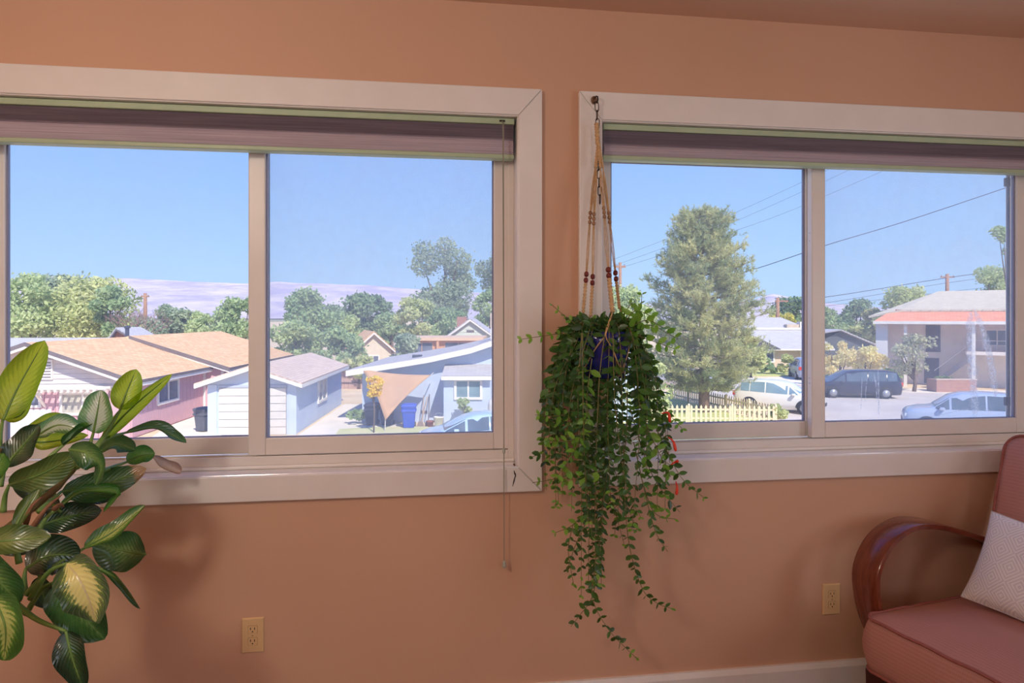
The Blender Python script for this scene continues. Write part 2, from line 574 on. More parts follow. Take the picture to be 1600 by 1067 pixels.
def slider(name, label, op, xm_front, xm_back, hooks):
    x0, x1, z0, z1 = op
    t = thing(name, label, 'window', ((x0 + x1) / 2, 0.07, z0), kind='structure')
    ox, oz = -(x0 + x1) / 2, -z0
    fy0, fy1 = 0.0, 0.10           # local y: outer frame
    m = MB()
    fw, fb = 0.022, 0.041
    m.box(x0 + ox, x0 + fw + ox, fy0, fy1, 0, z1 - z0)
    m.box(x1 - fw + ox, x1 + ox, fy0, fy1, 0, z1 - z0)
    m.box(x0 + fw + ox, x1 - fw + ox, fy0, fy0 + 0.006, 0, fb)
    m.box(x0 + fw + ox, x1 - fw + ox, 0.006, fy1, 0, fb - 0.010)
    m.box(x0 + fw + ox, x1 - fw + ox, fy0 + 0.036, fy0 + 0.042, fb - 0.010, fb)
    m.box(x0 + fw + ox, x1 - fw + ox, fy0, fy1, z1 - z0 - 0.05, z1 - z0)
    m.build('window_frame', M_VINYL, t, bevel=0.002, fix=False)
    bx('track', M_TRACK, t, x0 + fw + ox, xm_front + ox, 0.008, 0.034, fb - 0.0095, fb - 0.008)
    zs0, zs1 = z0 + fb + 0.001, z1 - 0.045
    a, pa = sash(t, 'sash', ox, oz, x0 + fw - 0.006, xm_back, zs0, zs1, 0.044, 0.074, 0.052, 0.060, M_GLASS, 'rear sliding sash')
    b, pb = sash(t, 'sash', ox, oz, xm_front, x1 - fw + 0.006, zs0, zs1, 0.006, 0.038, 0.056, 0.060, M_GLASS_DUSTY, 'front sash with the wide meeting stile')
    # insect screen outside the front sash
    sx0, sx1 = xm_front + 0.028, x1 - 0.006
    m = MB(); k = 0.022
    m.box(sx0 + ox, sx0 + k + ox, 0.088, 0.098, fb, z1 - z0 - 0.05); m.box(sx1 - k + ox, sx1 + ox, 0.088, 0.098, fb, z1 - z0 - 0.05)
    m.box(sx0 + k + ox, sx1 - k + ox, 0.088, 0.098, fb, fb + k); m.box(sx0 + k + ox, sx1 - k + ox, 0.088, 0.098, z1 - z0 - 0.05 - k, z1 - z0 - 0.05)
    s = m.build('insect_screen', M_SCRFRAME, t, fix=False)
    me = MB().add([(sx0 + k + ox, 0.093, fb + k), (sx1 - k + ox, 0.093, fb + k), (sx1 - k + ox, 0.093, z1 - z0 - 0.05 - k), (sx0 + k + ox, 0.093, z1 - z0 - 0.05 - k)], [(0, 1, 2, 3)])
    me.build('screen_mesh', M_SCREEN, s, fix=False)
    if hooks:
        for z in (0.14, 1.05):
            bx('screen_latch', M_SCRFRAME, s, sx1 - k - 0.018 + ox, sx1 - k + 0.004 + ox, 0.082, 0.092, z, z + 0.035)
    # little screw holes on the meeting stile's side
    for z in (0.25, 0.27, 0.80, 0.83):
        bx('screw', M_GASKET, b, xm_front + ox - 0.0008, xm_front + ox, 0.020, 0.023, z, z + 0.003)
    return t, pb


slider('window_1', 'left sliding window with white frame looking onto the pink house', OPEN[0], -0.5998, -0.548, False)
win2, dusty = slider('window_2', 'right sliding window with white frame looking onto the pine tree', OPEN[1], 1.469, 1.520, True)


# dried cleaning streaks on the right pane of the right window
def smear_mat():
    n = NT('dried_white_smear')
    d = n.ramp(n.noise(70.0, detail=4, rough=0.7), 0.3, 0.75)
    uv = n.n('ShaderNodeSeparateXYZ', 'X', None, i0=n.coord('UV'))
    edge = n.ramp(n.math('ABSOLUTE', n.math('SUBTRACT', uv, 0.5)), 0.5, 0.2)
    fac = n.math('MULTIPLY', n.math('MULTIPLY', d, edge), 0.98)
    tr = n.n('ShaderNodeBsdfTransparent', 0, None, Color=(1, 1, 1, 1))
    tl = n.n('ShaderNodeBsdfTranslucent', 0, None, Color=(1.0, 0.99, 0.98, 1))
    return n.done(n.mixsh(fac, tr, tl))


M_SMEAR = smear_mat()


def smear(pts, wpx, seed):
    rr = random.Random(seed)
    q = bez([P(x, y, 0.0895) for x, y in pts], 24)
    me = bpy.data.meshes.new('glass_smear')
    vs = []; fs = []; uv = []
    wmap = win2.matrix_world.inverted() if False else Matrix.Translation(-win2.location)
    for i, p in enumerate(q):
        wd = wpx * 0.0024 * (0.75 + 0.35 * rr.random()) / 2 * min(1, 0.4 + i / 4, 0.4 + (23 - i) / 4)
        for s_ in (-1, 0, 1):
            vs.append(wmap @ (p + Vector((s_ * wd + rr.uniform(-.1, .1) * wd, 0, 0)))); uv.append((0.5 + s_ * 0.5, i / 23))
    for i in range(23):
        for k in range(2):
            fs.append((i * 3 + k, i * 3 + k + 1, i * 3 + k + 4, i * 3 + k + 3))
    me.from_pydata(vs, [], fs)
    ul = me.uv_layers.new(name='UVMap')
    for l in me.loops:
        ul.data[l.index].uv = uv[l.vertex_index]
    o = link('glass_smear', me, M_SMEAR, dusty.parent)
    return o


smear([(1516, 488), (1517, 540), (1521, 600), (1524, 652)], 22, 1)
smear([(1524, 486), (1537, 520), (1549, 570), (1556, 620)], 17, 2)
smear([(1366, 584), (1369, 605), (1370, 626)], 3.4, 3)
smear([(1372, 578), (1373, 615), (1373, 648)], 4, 4)
smear([(1347, 590), (1346, 620), (1345, 640)], 2, 5)
smear([(1355, 590), (1353, 610), (1352, 628)], 2, 6)
smear([(1470, 648), (1510, 640), (1552, 640)], 22, 7)


# ------------------------------------------------------------------ cellular shades
def fabric_mat():
    n = NT('grey_brown_shade_cloth')
    mp = n.n('ShaderNodeMapping', 0, None, Vector=n.coord(), Scale=(3.0, 60.0, 420.0))
    st = n.noise(1.0, mp, detail=3)
    col = n.mix(n.ramp(st, 0.3, 0.75), lin(160, 146, 156), lin(194, 180, 188))
    return n.done(n.bsdf(col, 0.85, 0.15, n.bump(st, 0.25, 0.002)))


M_SHADE = fabric_mat()
M_RAIL = paint('pale_green_rail', (178, 194, 162), (170, 186, 154), 8, 0.4)
M_CORD = paint('shade_cord', (140, 136, 116), None, 1, 0.6)
M_TASSEL = paint('clear_plastic_tassel', (190, 190, 172), (170, 170, 152), 40, 0.3)


def shade(label, x0, x1, ztop, zbot, cord):
    t = thing('cellular_shade', label, 'window shade', ((x0 + x1) / 2, 0.028, zbot), group='cellular shades raised at the window heads')
    h = (x1 - x0) / 2; H = ztop - zbot
    zr = H - 0.022
    bx('headrail', M_RAIL, t, -h, h, -0.026, 0.024, zr, H - 0.001, 0.003)
    # stacked pleats, then the last open cell hanging in a soft curve
    prof = []
    ztop_f, zmid, zlow = zr, zr - 0.052, 0.017
    n = 9
    for i in range(n):
        za = ztop_f - (ztop_f - zmid) * i / n; zb = ztop_f - (ztop_f - zmid) * (i + 1) / n
        prof += [(-0.009, za - 0.0003), (-0.023, (za + zb) / 2)]
    prof += [(-0.014, zmid)]
    for i in range(1, 7):
        a = i / 7
        prof.append((-0.015 - 0.008 * math.sin(PI * a), zmid + (zlow - zmid) * a))
    prof += [(-0.016, zlow)]
    back = [(-y, z) for y, z in prof]
    loop = prof + back[::-1]
    m = MB(); nx = 2
    m.prism([(-h + 0.004, y, z) for y, z in loop], (2 * h - 0.008, 0, 0))
    m.build('pleated_fabric', M_SHADE, t)
    bx('bottom_rail', M_RAIL, t, -h, h, -0.022, 0.020, 0.0, 0.016, 0.004)
    if cord:
        cx = P(785, 200, -0.002).x - t.location.x
        zt = zr + 0.008
        bx('cord_lock', paint('cord_slot', (58, 50, 44), None, 1, 0.8), t, cx - 0.010, cx + 0.010, -0.0275, -0.024, zr + 0.007, zr + 0.014)
        ya = -0.031
        zl = P(786, 703, t.location.y + ya).z - zbot
        ze = P(786, 885, t.location.y + ya).z - zbot
        # the cord hangs clear of the sill casing
        yb = -0.062
        zl = P(786, 705, t.location.y + yb).z - zbot; ze = P(786, 882, t.location.y + yb).z - zbot
        c = MB().tube([(cx, ya, zt), (cx, yb, zt - 0.02), (cx + 0.001, yb, (zt + ze) / 2), (cx + 0.002, yb, ze)], 0.0016, 6).build('pull_cord', M_CORD, t)
        MB().tube([(cx - 0.004, ya, zt), (cx - 0.003, yb, zt - 0.02), (cx + 0.001, yb, zl)], 0.0011, 6).build('pull_cord', M_CORD, t)
        MB().lathe([(0.001, 0.010), (0.0045, 0.007), (0.006, 0), (0.0045, -0.007), (0.001, -0.010)], 12, (cx + 0.001, yb, zl)).build('cord_joiner', M_TASSEL, c, True)
        MB().lathe([(0.002, 0.014), (0.005, 0.010), (0.0075, -0.004), (0.006, -0.010), (0.001, -0.012)], 12, (cx + 0.002, yb, ze)).build('cord_tassel', M_TASSEL, c, True)
    return t


shade('grey pleated cellular shade raised at the top of the left window', -1.440, 0.306, 2.116, 1.975, True)
shade('grey pleated cellular shade raised at the top of the right window', 0.625, 2.425, 2.112, 1.985, False)


# ------------------------------------------------------------------ outlets
def outlet(label, px, py):
    mi = paint('ivory_plate', (226, 190, 140), (222, 186, 136), 10, 0.4)
    mh = paint('outlet_slot', (52, 34, 24), None, 1, 0.8)
    c = P(px, py, 0)
    t = thing('wall_outlet', label, 'outlet', (c.x, 0, c.z - 0.057), group='ivory duplex outlets low on the window wall')
    me = MB()
    r = []
    for k, (s_, y) in enumerate(((1, -0.0002), (1, -0.003), (0.955, -0.006))):
        r.append([(sx * 0.035 * (s_ if k < 2 else 1 - 0.003 / 0.035), y, 0.057 + sz * 0.057 * (s_ if k < 2 else 1 - 0.003 / 0.057)) for sx, sz in ((-1, -1), (1, -1), (1, 1), (-1, 1))])
    me.loft(r)
    me.build('cover_plate', mi, t)
    for dz in (0.0195, -0.0195):
        ol = []
        for k in range(24):
            a = 2 * PI * k / 24
            ol.append((max(-0.0145, min(0.0145, 0.0175 * math.cos(a))) * 1.0, -0.0055, 0.057 + dz + max(-0.0125, min(0.0125, 0.0175 * math.sin(a)))))
        g = MB().prism([(x * 1.07, y, (z - 0.057 - dz) * 1.07 + 0.057 + dz) for x, y, z in ol], (0, -0.0007, 0)).build('receptacle_gap', paint('receptacle_gap', (150, 116, 80), None, 1, 0.7), t)
        rec = MB().prism(ol, (0, -0.0018, 0)).build('receptacle', mi, t)
        for sx in (-0.0064, 0.0064):
            bx('slot', mh, rec, sx - 0.0012, sx + 0.0012, -0.0076, -0.007, 0.057 + dz - 0.0005, 0.057 + dz + 0.0075)
        MB().prism([(0.0024 * math.cos(2 * PI * k / 10), -0.007, 0.057 + dz - 0.0065 + 0.0024 * math.sin(2 * PI * k / 10)) for k in range(10)], (0, -0.0006, 0)).build('slot', mh, rec)
    MB().prism([(0.0028 * math.cos(2 * PI * k / 12), -0.0058, 0.057 + 0.0028 * math.sin(2 * PI * k / 12)) for k in range(12)], (0, -0.0012, 0)).build('screw', paint('ivory_screw', (190, 150, 104), None, 1, 0.4), t)


outlet('ivory duplex wall outlet below the left window, left of the cord', 395.5, 991.5)
outlet('ivory duplex wall outlet beside the wooden arm of the armchair', 1298.5, 935.5)
# ================================================================== ARMCHAIR
def weave_mat(name, c1, c2):
    n = NT(name)
    co = n.coord('UV')
    wv = n.n('ShaderNodeTexWave', 'Fac', {'wave_type': 'BANDS', 'bands_direction': 'X'}, Vector=co, Scale=26.0, Distortion=0.6, Detail=2.0)
    wv2 = n.n('ShaderNodeTexWave', 'Fac', {'wave_type': 'BANDS', 'bands_direction': 'Y'}, Vector=co, Scale=60.0, Distortion=0.4, Detail=1.0)
    big = n.ramp(n.noise(4.0), 0.3, 0.7)
    f = n.math('ADD', n.math('MULTIPLY', wv, 0.30), n.math('MULTIPLY', wv2, 0.28))
    col = n.mix(f, lin(*c1), lin(*c2))
    col = n.mix(n.math('MULTIPLY', big, 0.25), col, lin(c2[0], c2[1], c2[2]))
    return n.done(n.bsdf(col, 0.62, 0.35, n.bump(f, 0.25, 0.002)))


M_RED = weave_mat('dusty_red_upholstery', (176, 120, 108), (204, 150, 136))
M_PIPE = paint('dark_red_piping', (150, 84, 74), (164, 98, 86), 60, 0.7)


def wood_mat():
    n = NT('polished_red_brown_wood')
    mp = n.n('ShaderNodeMapping', 0, None, Vector=n.coord(), Scale=(7.0, 60.0, 7.0))
    g = n.noise(1.6, mp, detail=5, rough=0.6, dist=0.4)
    b = n.ramp(n.noise(5.0, detail=2), 0.35, 0.7)
    col = n.mix(n.ramp(g, 0.3, 0.7), lin(92, 40, 26), lin(132, 64, 42))
    col = n.mix(n.math('MULTIPLY', b, 0.35), col, lin(150, 80, 54))
    return n.done(n.bsdf(col, 0.22, 0.5, n.bump(g, 0.06, 0.002), coat=0.4))


M_WOOD = wood_mat()
M_WOODD = paint('dark_wood_rail', (78, 36, 26), (58, 26, 20), 8, 0.35)


def rrect(hx, hy, r, n=8):
    out = []
    for cx, cy, a0 in ((hx - r, hy - r, 0), (-hx + r, hy - r, PI / 2), (-hx + r, -hy + r, PI), (hx - r, -hy + r, 1.5 * PI)):
        for k in range(n):
            a = a0 + PI / 2 * k / (n - 1)
            out.append((cx + r * math.cos(a), cy + r * math.sin(a)))
    return out


def dense(poly, step):
    out = []
    for i, p in enumerate(poly):
        q = poly[(i + 1) % len(poly)]
        d = math.hypot(q[0] - p[0], q[1] - p[1])
        k = max(1, int(d / step))
        for j in range(k):
            out.append((p[0] + (q[0] - p[0]) * j / k, p[1] + (q[1] - p[1]) * j / k))
    return out


def box_cushion(name, mat, parent, hx, hy, H, r, dome, bulge, wrinkle, seed):
    """boxed cushion, lying flat (z up): welted edges, domed faces, slightly puckered sides"""
    rr = random.Random(seed)
    ol = dense(rrect(hx, hy, r), 0.02)
    N = len(ol)
    ph = [rr.uniform(0, 6.28) for _ in range(4)]
    rings = []

    def ring(s, z, push):
        out = []
        for i, (x, y) in enumerate(ol):
            l = math.hypot(x, y) or 1
            wob = wrinkle * (math.sin(i * 1.9 + ph[0]) * 0.6 + math.sin(i * 0.83 + ph[1])) * push[1]
            k = push[0] + wob
            nx_, ny_ = x / hx, y / hy
            m = max(abs(nx_), abs(ny_)) or 1
            ux = (nx_ / m) ** 3; uy = (ny_ / m) ** 3
            out.append((x * s + ux * k, y * s + uy * k, z))
        return out
    cs = [0.0, 0.15, 0.35, 0.55, 0.72, 0.85, 0.94, 1.0]
    for s in cs[1:]:
        rings.append(ring(s, -H / 2 - dome * 0.4 * (1 - s ** 4), (0, 0)))
    for a in (0.15, 0.3, 0.5, 0.7, 0.85):
        rings.append(ring(1.0, -H / 2 + H * a, (bulge * math.sin(PI * a), math.sin(PI * a))))
    for s in cs[:0:-1]:
        rings.append(ring(s, H / 2 + dome * (1 - s ** 3.0), (0, 0)))
    m = MB(); m.loft(rings)
    o = m.build(name, mat, parent, True)
    me = o.data
    ul = me.uv_layers.new(name='UVMap')
    for pl in me.polygons:
        nrm = pl.normal
        for li in pl.loop_indices:
            c = me.vertices[me.loops[li].vertex_index].co
            if abs(nrm.z) > 0.6: u = (c.x, c.y)
            elif abs(nrm.x) > abs(nrm.y): u = (c.z, c.y)
            else: u = (c.x, c.z)
            ul.data[li].uv = u
    for z in (H / 2, -H / 2):
        q = [(x * 1.004, y * 1.004, z + 0.0015 * math.sin(i * 0.9 + ph[2])) for i, (x, y) in enumerate(ol)]
        MB().ring(q, 0.0052, 6).build('piping', M_PIPE, o, True)
    return o


A0 = Vector((1.440, -0.266))            # front corner of the seat cushion, wall side
CH = math.radians(13.9)
# chair frame: local +x runs from the seat front to the back, +y towards the wall
chair = thing('armchair', 'dusty red cushioned armchair with curved bentwood arms', 'armchair', (A0.x, A0.y, 0), CH)
WD = 0.66                               # width between the arms
SD = 0.62
o = box_cushion('seat_cushion', M_RED, chair, SD / 2, WD / 2 - 0.005, 0.165, 0.05, 0.035, 0.014, 0.0012, 3)
o.location = (SD / 2 - 0.022, -WD / 2, 0.350)
o.rotation_euler = (0, math.radians(2), 0)
o = box_cushion('back_cushion', M_RED, chair, 0.285, WD / 2 - 0.01, 0.14, 0.06, 0.035, 0.010, 0.0022, 8)
# stand the back cushion up, leaning back
lean = math.radians(15)
o.rotation_euler = (0, -(PI / 2) + lean, 0)
o.location = (0.700, -WD / 2, 0.700)


def arm_profile():
    return bez([(0.80, 0.46), (0.74, 0.560), (0.62, 0.605), (0.46, 0.652), (0.27, 0.700), (0.14, 0.705), (0.045, 0.655), (-0.010, 0.565), (-0.008, 0.46), (0.030, 0.36), (0.10, 0.26), (0.13, 0.20)], 60)


def arm(yc, wdt, nm):
    prof = [Vector((p.x, 0, p.y)) for p in [Vector((q[0], q[1])) for q in [(v.x, v.y) for v in arm_profile2]]]
    rings = []
    th = 0.020
    for i, p in enumerate(prof):
        t = (prof[min(i + 1, len(prof) - 1)] - prof[max(i - 1, 0)]).normalized()
        nrm = Vector((t.z, 0, -t.x))     # outward
        w2 = wdt / 2 * (1 - 0.22 * max(0, (10 - i) / 10))
        ring = []
        for (a, b) in ((-1, -0.75), (-1, 0.75), (-0.92, 1), (0.92, 1), (1, 0.75), (1, -0.75), (0.92, -1), (-0.92, -1)):
            q = p + nrm * (-b * th / 2); q.y = yc + a * w2
            ring.append(q)
        rings.append(ring)
    ob = MB().loft(rings).build(nm, M_WOOD, chair, True)
    e = ob.modifiers.new('edge', 'EDGE_SPLIT'); e.split_angle = math.radians(42)
    return ob


arm_profile2 = bez([(v[0], v[1], 0) for v in [(0.80, 0.44), (0.76, 0.535), (0.66, 0.590), (0.52, 0.638), (0.37, 0.682), (0.245, 0.692), (0.135, 0.648), (0.072, 0.560), (0.074, 0.46), (0.108, 0.36), (0.16, 0.28), (0.21, 0.23)]], 64)
arm(0.055, 0.098, 'arm')
arm(-WD - 0.055, 0.098, 'arm')
# wooden base
bx('front_rail', M_WOODD, chair, 0.010, 0.040, -WD - 0.01, 0.010, 0.155, 0.272, 0.006)
bx('side_rail', M_WOODD, chair, 0.040, 0.82, -0.022, 0.010, 0.165, 0.270, 0.005)
bx('side_rail', M_WOODD, chair, 0.040, 0.82, -WD - 0.010, -WD + 0.022, 0.165, 0.270, 0.005)
bx('back_rail', M_WOODD, chair, 0.79, 0.82, -WD, 0.0, 0.165, 0.300, 0.005)
for x in (0.012, 0.76):
    for y in (-0.050, -WD - 0.010):
        MB().loft([[(x, y, 0), (x + 0.05, y, 0), (x + 0.05, y + 0.055, 0), (x, y + 0.055, 0)], [(x - 0.004, y - 0.002, 0.26), (x + 0.056, y - 0.002, 0.26), (x + 0.056, y + 0.060, 0.26), (x - 0.004, y + 0.060, 0.26)]]).build('leg', M_WOODD, chair, bevel=0.004)
# back slats behind the cushion
for y in (-0.10, -0.33, -0.56):
    MB().prism([(0.79, y - 0.03, 0.28), (0.815, y - 0.03, 0.28), (0.955, y - 0.03, 0.88), (0.93, y - 0.03, 0.88)], (0, 0.06, 0)).build('back_slat', M_WOODD, chair)
MB().prism([(0.925, -WD, 0.85), (0.955, -WD, 0.85), (0.968, -WD, 0.91), (0.938, -WD, 0.91)], (0, WD, 0)).build('back_top_rail', M_WOODD, chair)


# ------------------------------------------------------------------ throw pillow
def pillow_mat():
    n = NT('white_diamond_pillow_cloth')
    uv = n.coord('UV')
    mp = n.n('ShaderNodeMapping', 0, None, Vector=uv, Scale=(5.0, 3.2, 1.0))
    sp = n.t.nodes.new('ShaderNodeSeparateXYZ'); n.t.links.new(mp, sp.inputs[0])

    def tri(v):
        return n.math('ABSOLUTE', n.math('SUBTRACT', n.math('FRACT', v), 0.5))
    dd = n.math('ADD', tri(sp.outputs[0]), tri(sp.outputs[1]))
    ring = n.math('SINE', n.math('MULTIPLY', dd, 2 * PI * 7))
    line = n.ramp(ring, -0.1, 0.4)
    col = n.mix(line, lin(222, 218, 220), lin(244, 240, 238))
    bump = n.math('ADD', n.math('MULTIPLY', line, 0.8), n.math('MULTIPLY', n.noise(300.0), 0.3))
    return n.done(n.bsdf(col, 0.85, 0.15, n.bump(bump, 0.5, 0.002)))


def pillow(label, loc, hx, hy, T, M):
    n = 28
    vs = []; fs = []; uv = []
    for sgn in (1, -1):
        for j in range(n + 1):
            for i in range(n + 1):
                u, v = i / n * 2 - 1, j / n * 2 - 1
                e = max(0.0, (1 - abs(u) ** 3.2) * (1 - abs(v) ** 3.2)) ** 0.55
                pin = 1 - 0.06 * (1 - u * u) if abs(v) > 0.0 else 1
                x = u * hx * (1 - 0.06 * (1 - v * v) * abs(u)); y = v * hy * (1 - 0.06 * (1 - u * u) * abs(v))
                vs.append((x, y, sgn * T * e + 0.003 * math.sin(7 * u + 3 * v) * e)); uv.append(((u + 1) / 2, (v + 1) / 2))
    m_ = (n + 1) ** 2
    for s_ in (0, 1):
        for j in range(n):
            for i in range(n):
                q = (s_ * m_ + j * (n + 1) + i, s_ * m_ + j * (n + 1) + i + 1, s_ * m_ + (j + 1) * (n + 1) + i + 1, s_ * m_ + (j + 1) * (n + 1) + i)
                fs.append(q if s_ == 0 else q[::-1])
    me = bpy.data.meshes.new('throw_pillow')
    me.from_pydata(vs, [], fs)
    ul = me.uv_layers.new(name='UVMap')
    for l in me.loops:
        ul.data[l.index].uv = uv[l.vertex_index]
    o = link('throw_pillow', me, pillow_mat(), None, True)
    o.matrix_world = M
    tag(o, label, 'pillow')
    MB().ring([(x, y, 0) for x, y in [(u * hx * (1 - 0.06 * (1 - v * v) * abs(u)), v * hy * (1 - 0.06 * (1 - u * u) * abs(v))) for u, v in
              [(k / 10 - 1, -1) for k in range(20)] + [(1, k / 10 - 1) for k in range(20)] + [(1 - k / 10, 1) for k in range(20)] + [(-1, 1 - k / 10) for k in range(20)]]], 0.002, 5).build('seam', paint('pillow_seam', (206, 200, 202), None, 1, 0.9), o, True)
    return o


# pillow leaning on the back cushion: local x along the chair's width, local y up the slope
e1 = Vector((math.cos(CH), math.sin(CH), 0)); e2 = Vector((-math.sin(CH), math.cos(CH), 0))
lp = math.radians(26)
ax = -e2
ay = (e1 * math.sin(lp) + Vector((0, 0, 1)) * math.cos(lp)).normalized()
ax = (ax + 0.05 * Vector((0, 0, -1))).normalized(); ay = (ay - ax * ay.dot(ax)).normalized()
az = ax.cross(ay)
pc = Vector((A0.x, A0.y, 0)) + e1 * 0.425 + e2 * (-0.080 - 0.22) + Vector((0, 0, 0.602))
MX = Matrix((ax, ay, az)).transposed().to_4x4(); MX.translation = pc
pillow('white woven throw pillow with diamond pattern leaning on the red armchair back', pc, 0.22, 0.155, 0.055, MX)
# ================================================================== PLANTS INDOORS
def leaf_mat(name, dark, mid, light, thr, soft=0.25, transl=0.35, rough=0.32, vein=None, brown=None, back=None):
    rough *= 0.8
    """variegated leaf: u runs across (0..1), v along the midrib"""
    n = NT(name)
    sp = n.t.nodes.new('ShaderNodeSeparateXYZ'); n.t.links.new(n.coord('UV'), sp.inputs[0])
    u = n.math('MULTIPLY', n.math('ABSOLUTE', n.math('SUBTRACT', sp.outputs[0], 0.5)), 2.0)
    v = sp.outputs[1]
    slant = n.math('SUBTRACT', n.math('MULTIPLY', v, 78.0), n.math('MULTIPLY', u, 26.0))
    rib = n.math('SINE', slant)
    ns = n.noise(9.0, n.coord('UV'), detail=4, rough=0.7)
    edge = n.math('ADD', u, n.math('ADD', n.math('MULTIPLY', rib, 0.10), n.math('MULTIPLY', n.math('SUBTRACT', ns, 0.5), 0.75)))
    edge = n.math('ADD', edge, n.math('MULTIPLY', n.math('ABSOLUTE', n.math('SUBTRACT', v, 0.45)), 0.55))
    f = n.ramp(edge, thr + soft, thr)           # 1 in the pale middle
    col = n.mix(f, lin(*dark), lin(*light))
    f2 = n.ramp(edge, thr + soft * 2.2, thr + soft * 0.4)
    col = n.mix(n.math('MULTIPLY', f2, n.math('SUBTRACT', 1.0, f)), col, lin(*mid))
    line = n.ramp(rib, 0.86, 1.0)
    col = n.mix(n.math('MULTIPLY', line, 0.28), col, lin(*(vein or mid)))
    mr = n.ramp(u, 0.055, 0.02)
    col = n.mix(n.math('MULTIPLY', mr, 0.8), col, lin(*(vein or light)))
    if brown:
        bt = n.ramp(n.math('ADD', v, n.math('MULTIPLY', ns, 0.2)), brown, brown + 0.05)
        col = n.mix(bt, col, lin(176, 128, 84))
    hgt = n.math('ADD', n.math('MULTIPLY', rib, 0.5), n.math('MULTIPLY', mr, -2.0))
    sh = n.bsdf(col, rough, 0.8, n.bump(hgt, 0.22, 0.004), coat=0.35)
    tl = n.n('ShaderNodeBsdfTranslucent', 0, None, Color=n.mix(0.5, col, lin(*light)))
    return n.done(n.mixsh(transl, sh, tl))


M_L = {
    'lime': leaf_mat('lime_backlit_leaf', (110, 158, 36), (160, 196, 46), (204, 222, 66), 0.55, 0.4, 0.72, vein=(60, 96, 34)),
    'green': leaf_mat('green_leaf', (44, 104, 38), (86, 146, 52), (120, 170, 70), 0.25, 0.4, 0.4),
    'white': leaf_mat('white_centred_leaf', (62, 132, 40), (140, 184, 96), (214, 226, 196), 0.50, 0.22, 0.4, vein=(96, 140, 60)),
    'yellow': leaf_mat('yellow_centred_leaf', (34, 84, 50), (120, 160, 60), (244, 238, 150), 0.52, 0.14, 0.25, vein=(226, 214, 170)),
    'dark': leaf_mat('dark_leaf', (22, 52, 34), (44, 84, 46), (92, 128, 62), 0.06, 0.35, 0.15, vein=(86, 118, 66)),
    'mid': leaf_mat('mid_green_leaf', (34, 86, 44), (70, 122, 56), (120, 160, 84), 0.14, 0.35, 0.25, vein=(124, 160, 96)),
    'olive': leaf_mat('olive_leaf', (74, 104, 48), (98, 124, 58), (128, 148, 74), 0.3, 0.4, 0.35),
    'feather': leaf_mat('feathered_leaf', (38, 104, 36), (110, 168, 60), (196, 212, 120), 0.34, 0.16, 0.3, vein=(120, 140, 70)),
    'browned': leaf_mat('brown_tipped_leaf', (40, 84, 42), (74, 112, 52), (110, 144, 70), 0.14, 0.35, 0.3, brown=0.93),
    'dry': leaf_mat('dry_leaf', (176, 132, 96), (196, 160, 128), (214, 190, 168), 0.4, 0.3, 0.3, 0.7),
}
M_PET = paint('pale_green_petiole', (92, 128, 58), (128, 158, 84), 14, 0.4)
M_CANE = paint('brown_green_cane', (92, 92, 50), (124, 96, 66), 14, 0.6)
FWD = Vector((ST, CT, 0)); RGT = Vector((CT, -ST, 0)); UP = Vector((0, 0, 1))


def big_leaf(parent, mat, pts, w_px, face, fold=0.25, curl=0.0, wave=0.08, name='leaf', petiole=None, tipsharp=0.8, seed=0):
    """leaf along a midrib given as (px, py, Y) points; w_px = half width; face = normal in camera axes (right, up, towards camera)"""
    rr = random.Random(seed)
    q = [P(a, b, c) for a, b, c in pts]
    NV, NU = 22, 5
    mid = bez(q, NV + 1)
    nh = (RGT * face[0] + UP * face[1] - FWD * face[2]).normalized()
    dep = sum(((p - Vector((0, CAMY, EYE))).dot(FWD) for p in q)) / len(q)
    hw = w_px / F * dep
    base = parent.location
    vs = []; uv = []; fs = []
    mx = max((t ** 0.55) * ((1 - t) ** tipsharp) for t in [k / 40 for k in range(41)])
    ph = rr.uniform(0, 6)
    for i in range(NV + 1):
        t = i / NV
        tan = (mid[min(i + 1, NV)] - mid[max(i - 1, 0)]).normalized()
        nn = (nh - tan * nh.dot(tan)).normalized()
        lat = tan.cross(nn)
        w_ = hw * (max(0.0, t) ** 0.55) * ((1 - t) ** tipsharp) / mx
        w_ = max(w_, 0.0008)
        for k in range(-NU, NU + 1):
            s = k / NU
            ang = fold * abs(s) + curl * abs(s) ** 2
            off = lat * (s * w_ * math.cos(ang)) + nn * (w_ * abs(s) * math.sin(ang))
            off += nn * (wave * w_ * abs(s) ** 2 * math.sin(9 * t + ph + (1.3 if s > 0 else 0)))
            vs.append(mid[i] + off - base)
            uv.append((0.5 + s * 0.5, t))
    n_ = 2 * NU + 1
    for i in range(NV):
        for k in range(2 * NU):
            fs.append((i * n_ + k, i * n_ + k + 1, (i + 1) * n_ + k + 1, (i + 1) * n_ + k))
    me = bpy.data.meshes.new(name)
    me.from_pydata(vs, [], fs)
    ul = me.uv_layers.new(name='UVMap')
    d = np.zeros((len(me.loops), 2), np.float32)
    for l in me.loops:
        d[l.index] = uv[l.vertex_index]
    ul.data.foreach_set('uv', d.ravel())
    o = link(name, me, M_L[mat], parent, True)
    # midrib standing out on the back of the blade
    if mat not in ('dry', 'yellow'): MB().tube([p - base for p in mid[:NV - 2]], [0.0030 * (1 - i / NV) + 0.0006 for i in range(NV - 2)], 6).build('midrib', M_PET, o, True)
    if petiole:
        pq = bez([P(*c) for c in petiole] + [q[0]], 12)
        MB().tube([p - base for p in pq], [0.0075 - 0.004 * i / 11 for i in range(12)], 8).build('petiole', M_PET, o, True)
    return o


pb = P(-75, 1000, -0.48)
dief = thing('dumb_cane_plant', 'tall dumb cane plant with large variegated leaves beside the left window', 'plant', (pb.x, pb.y, 0))
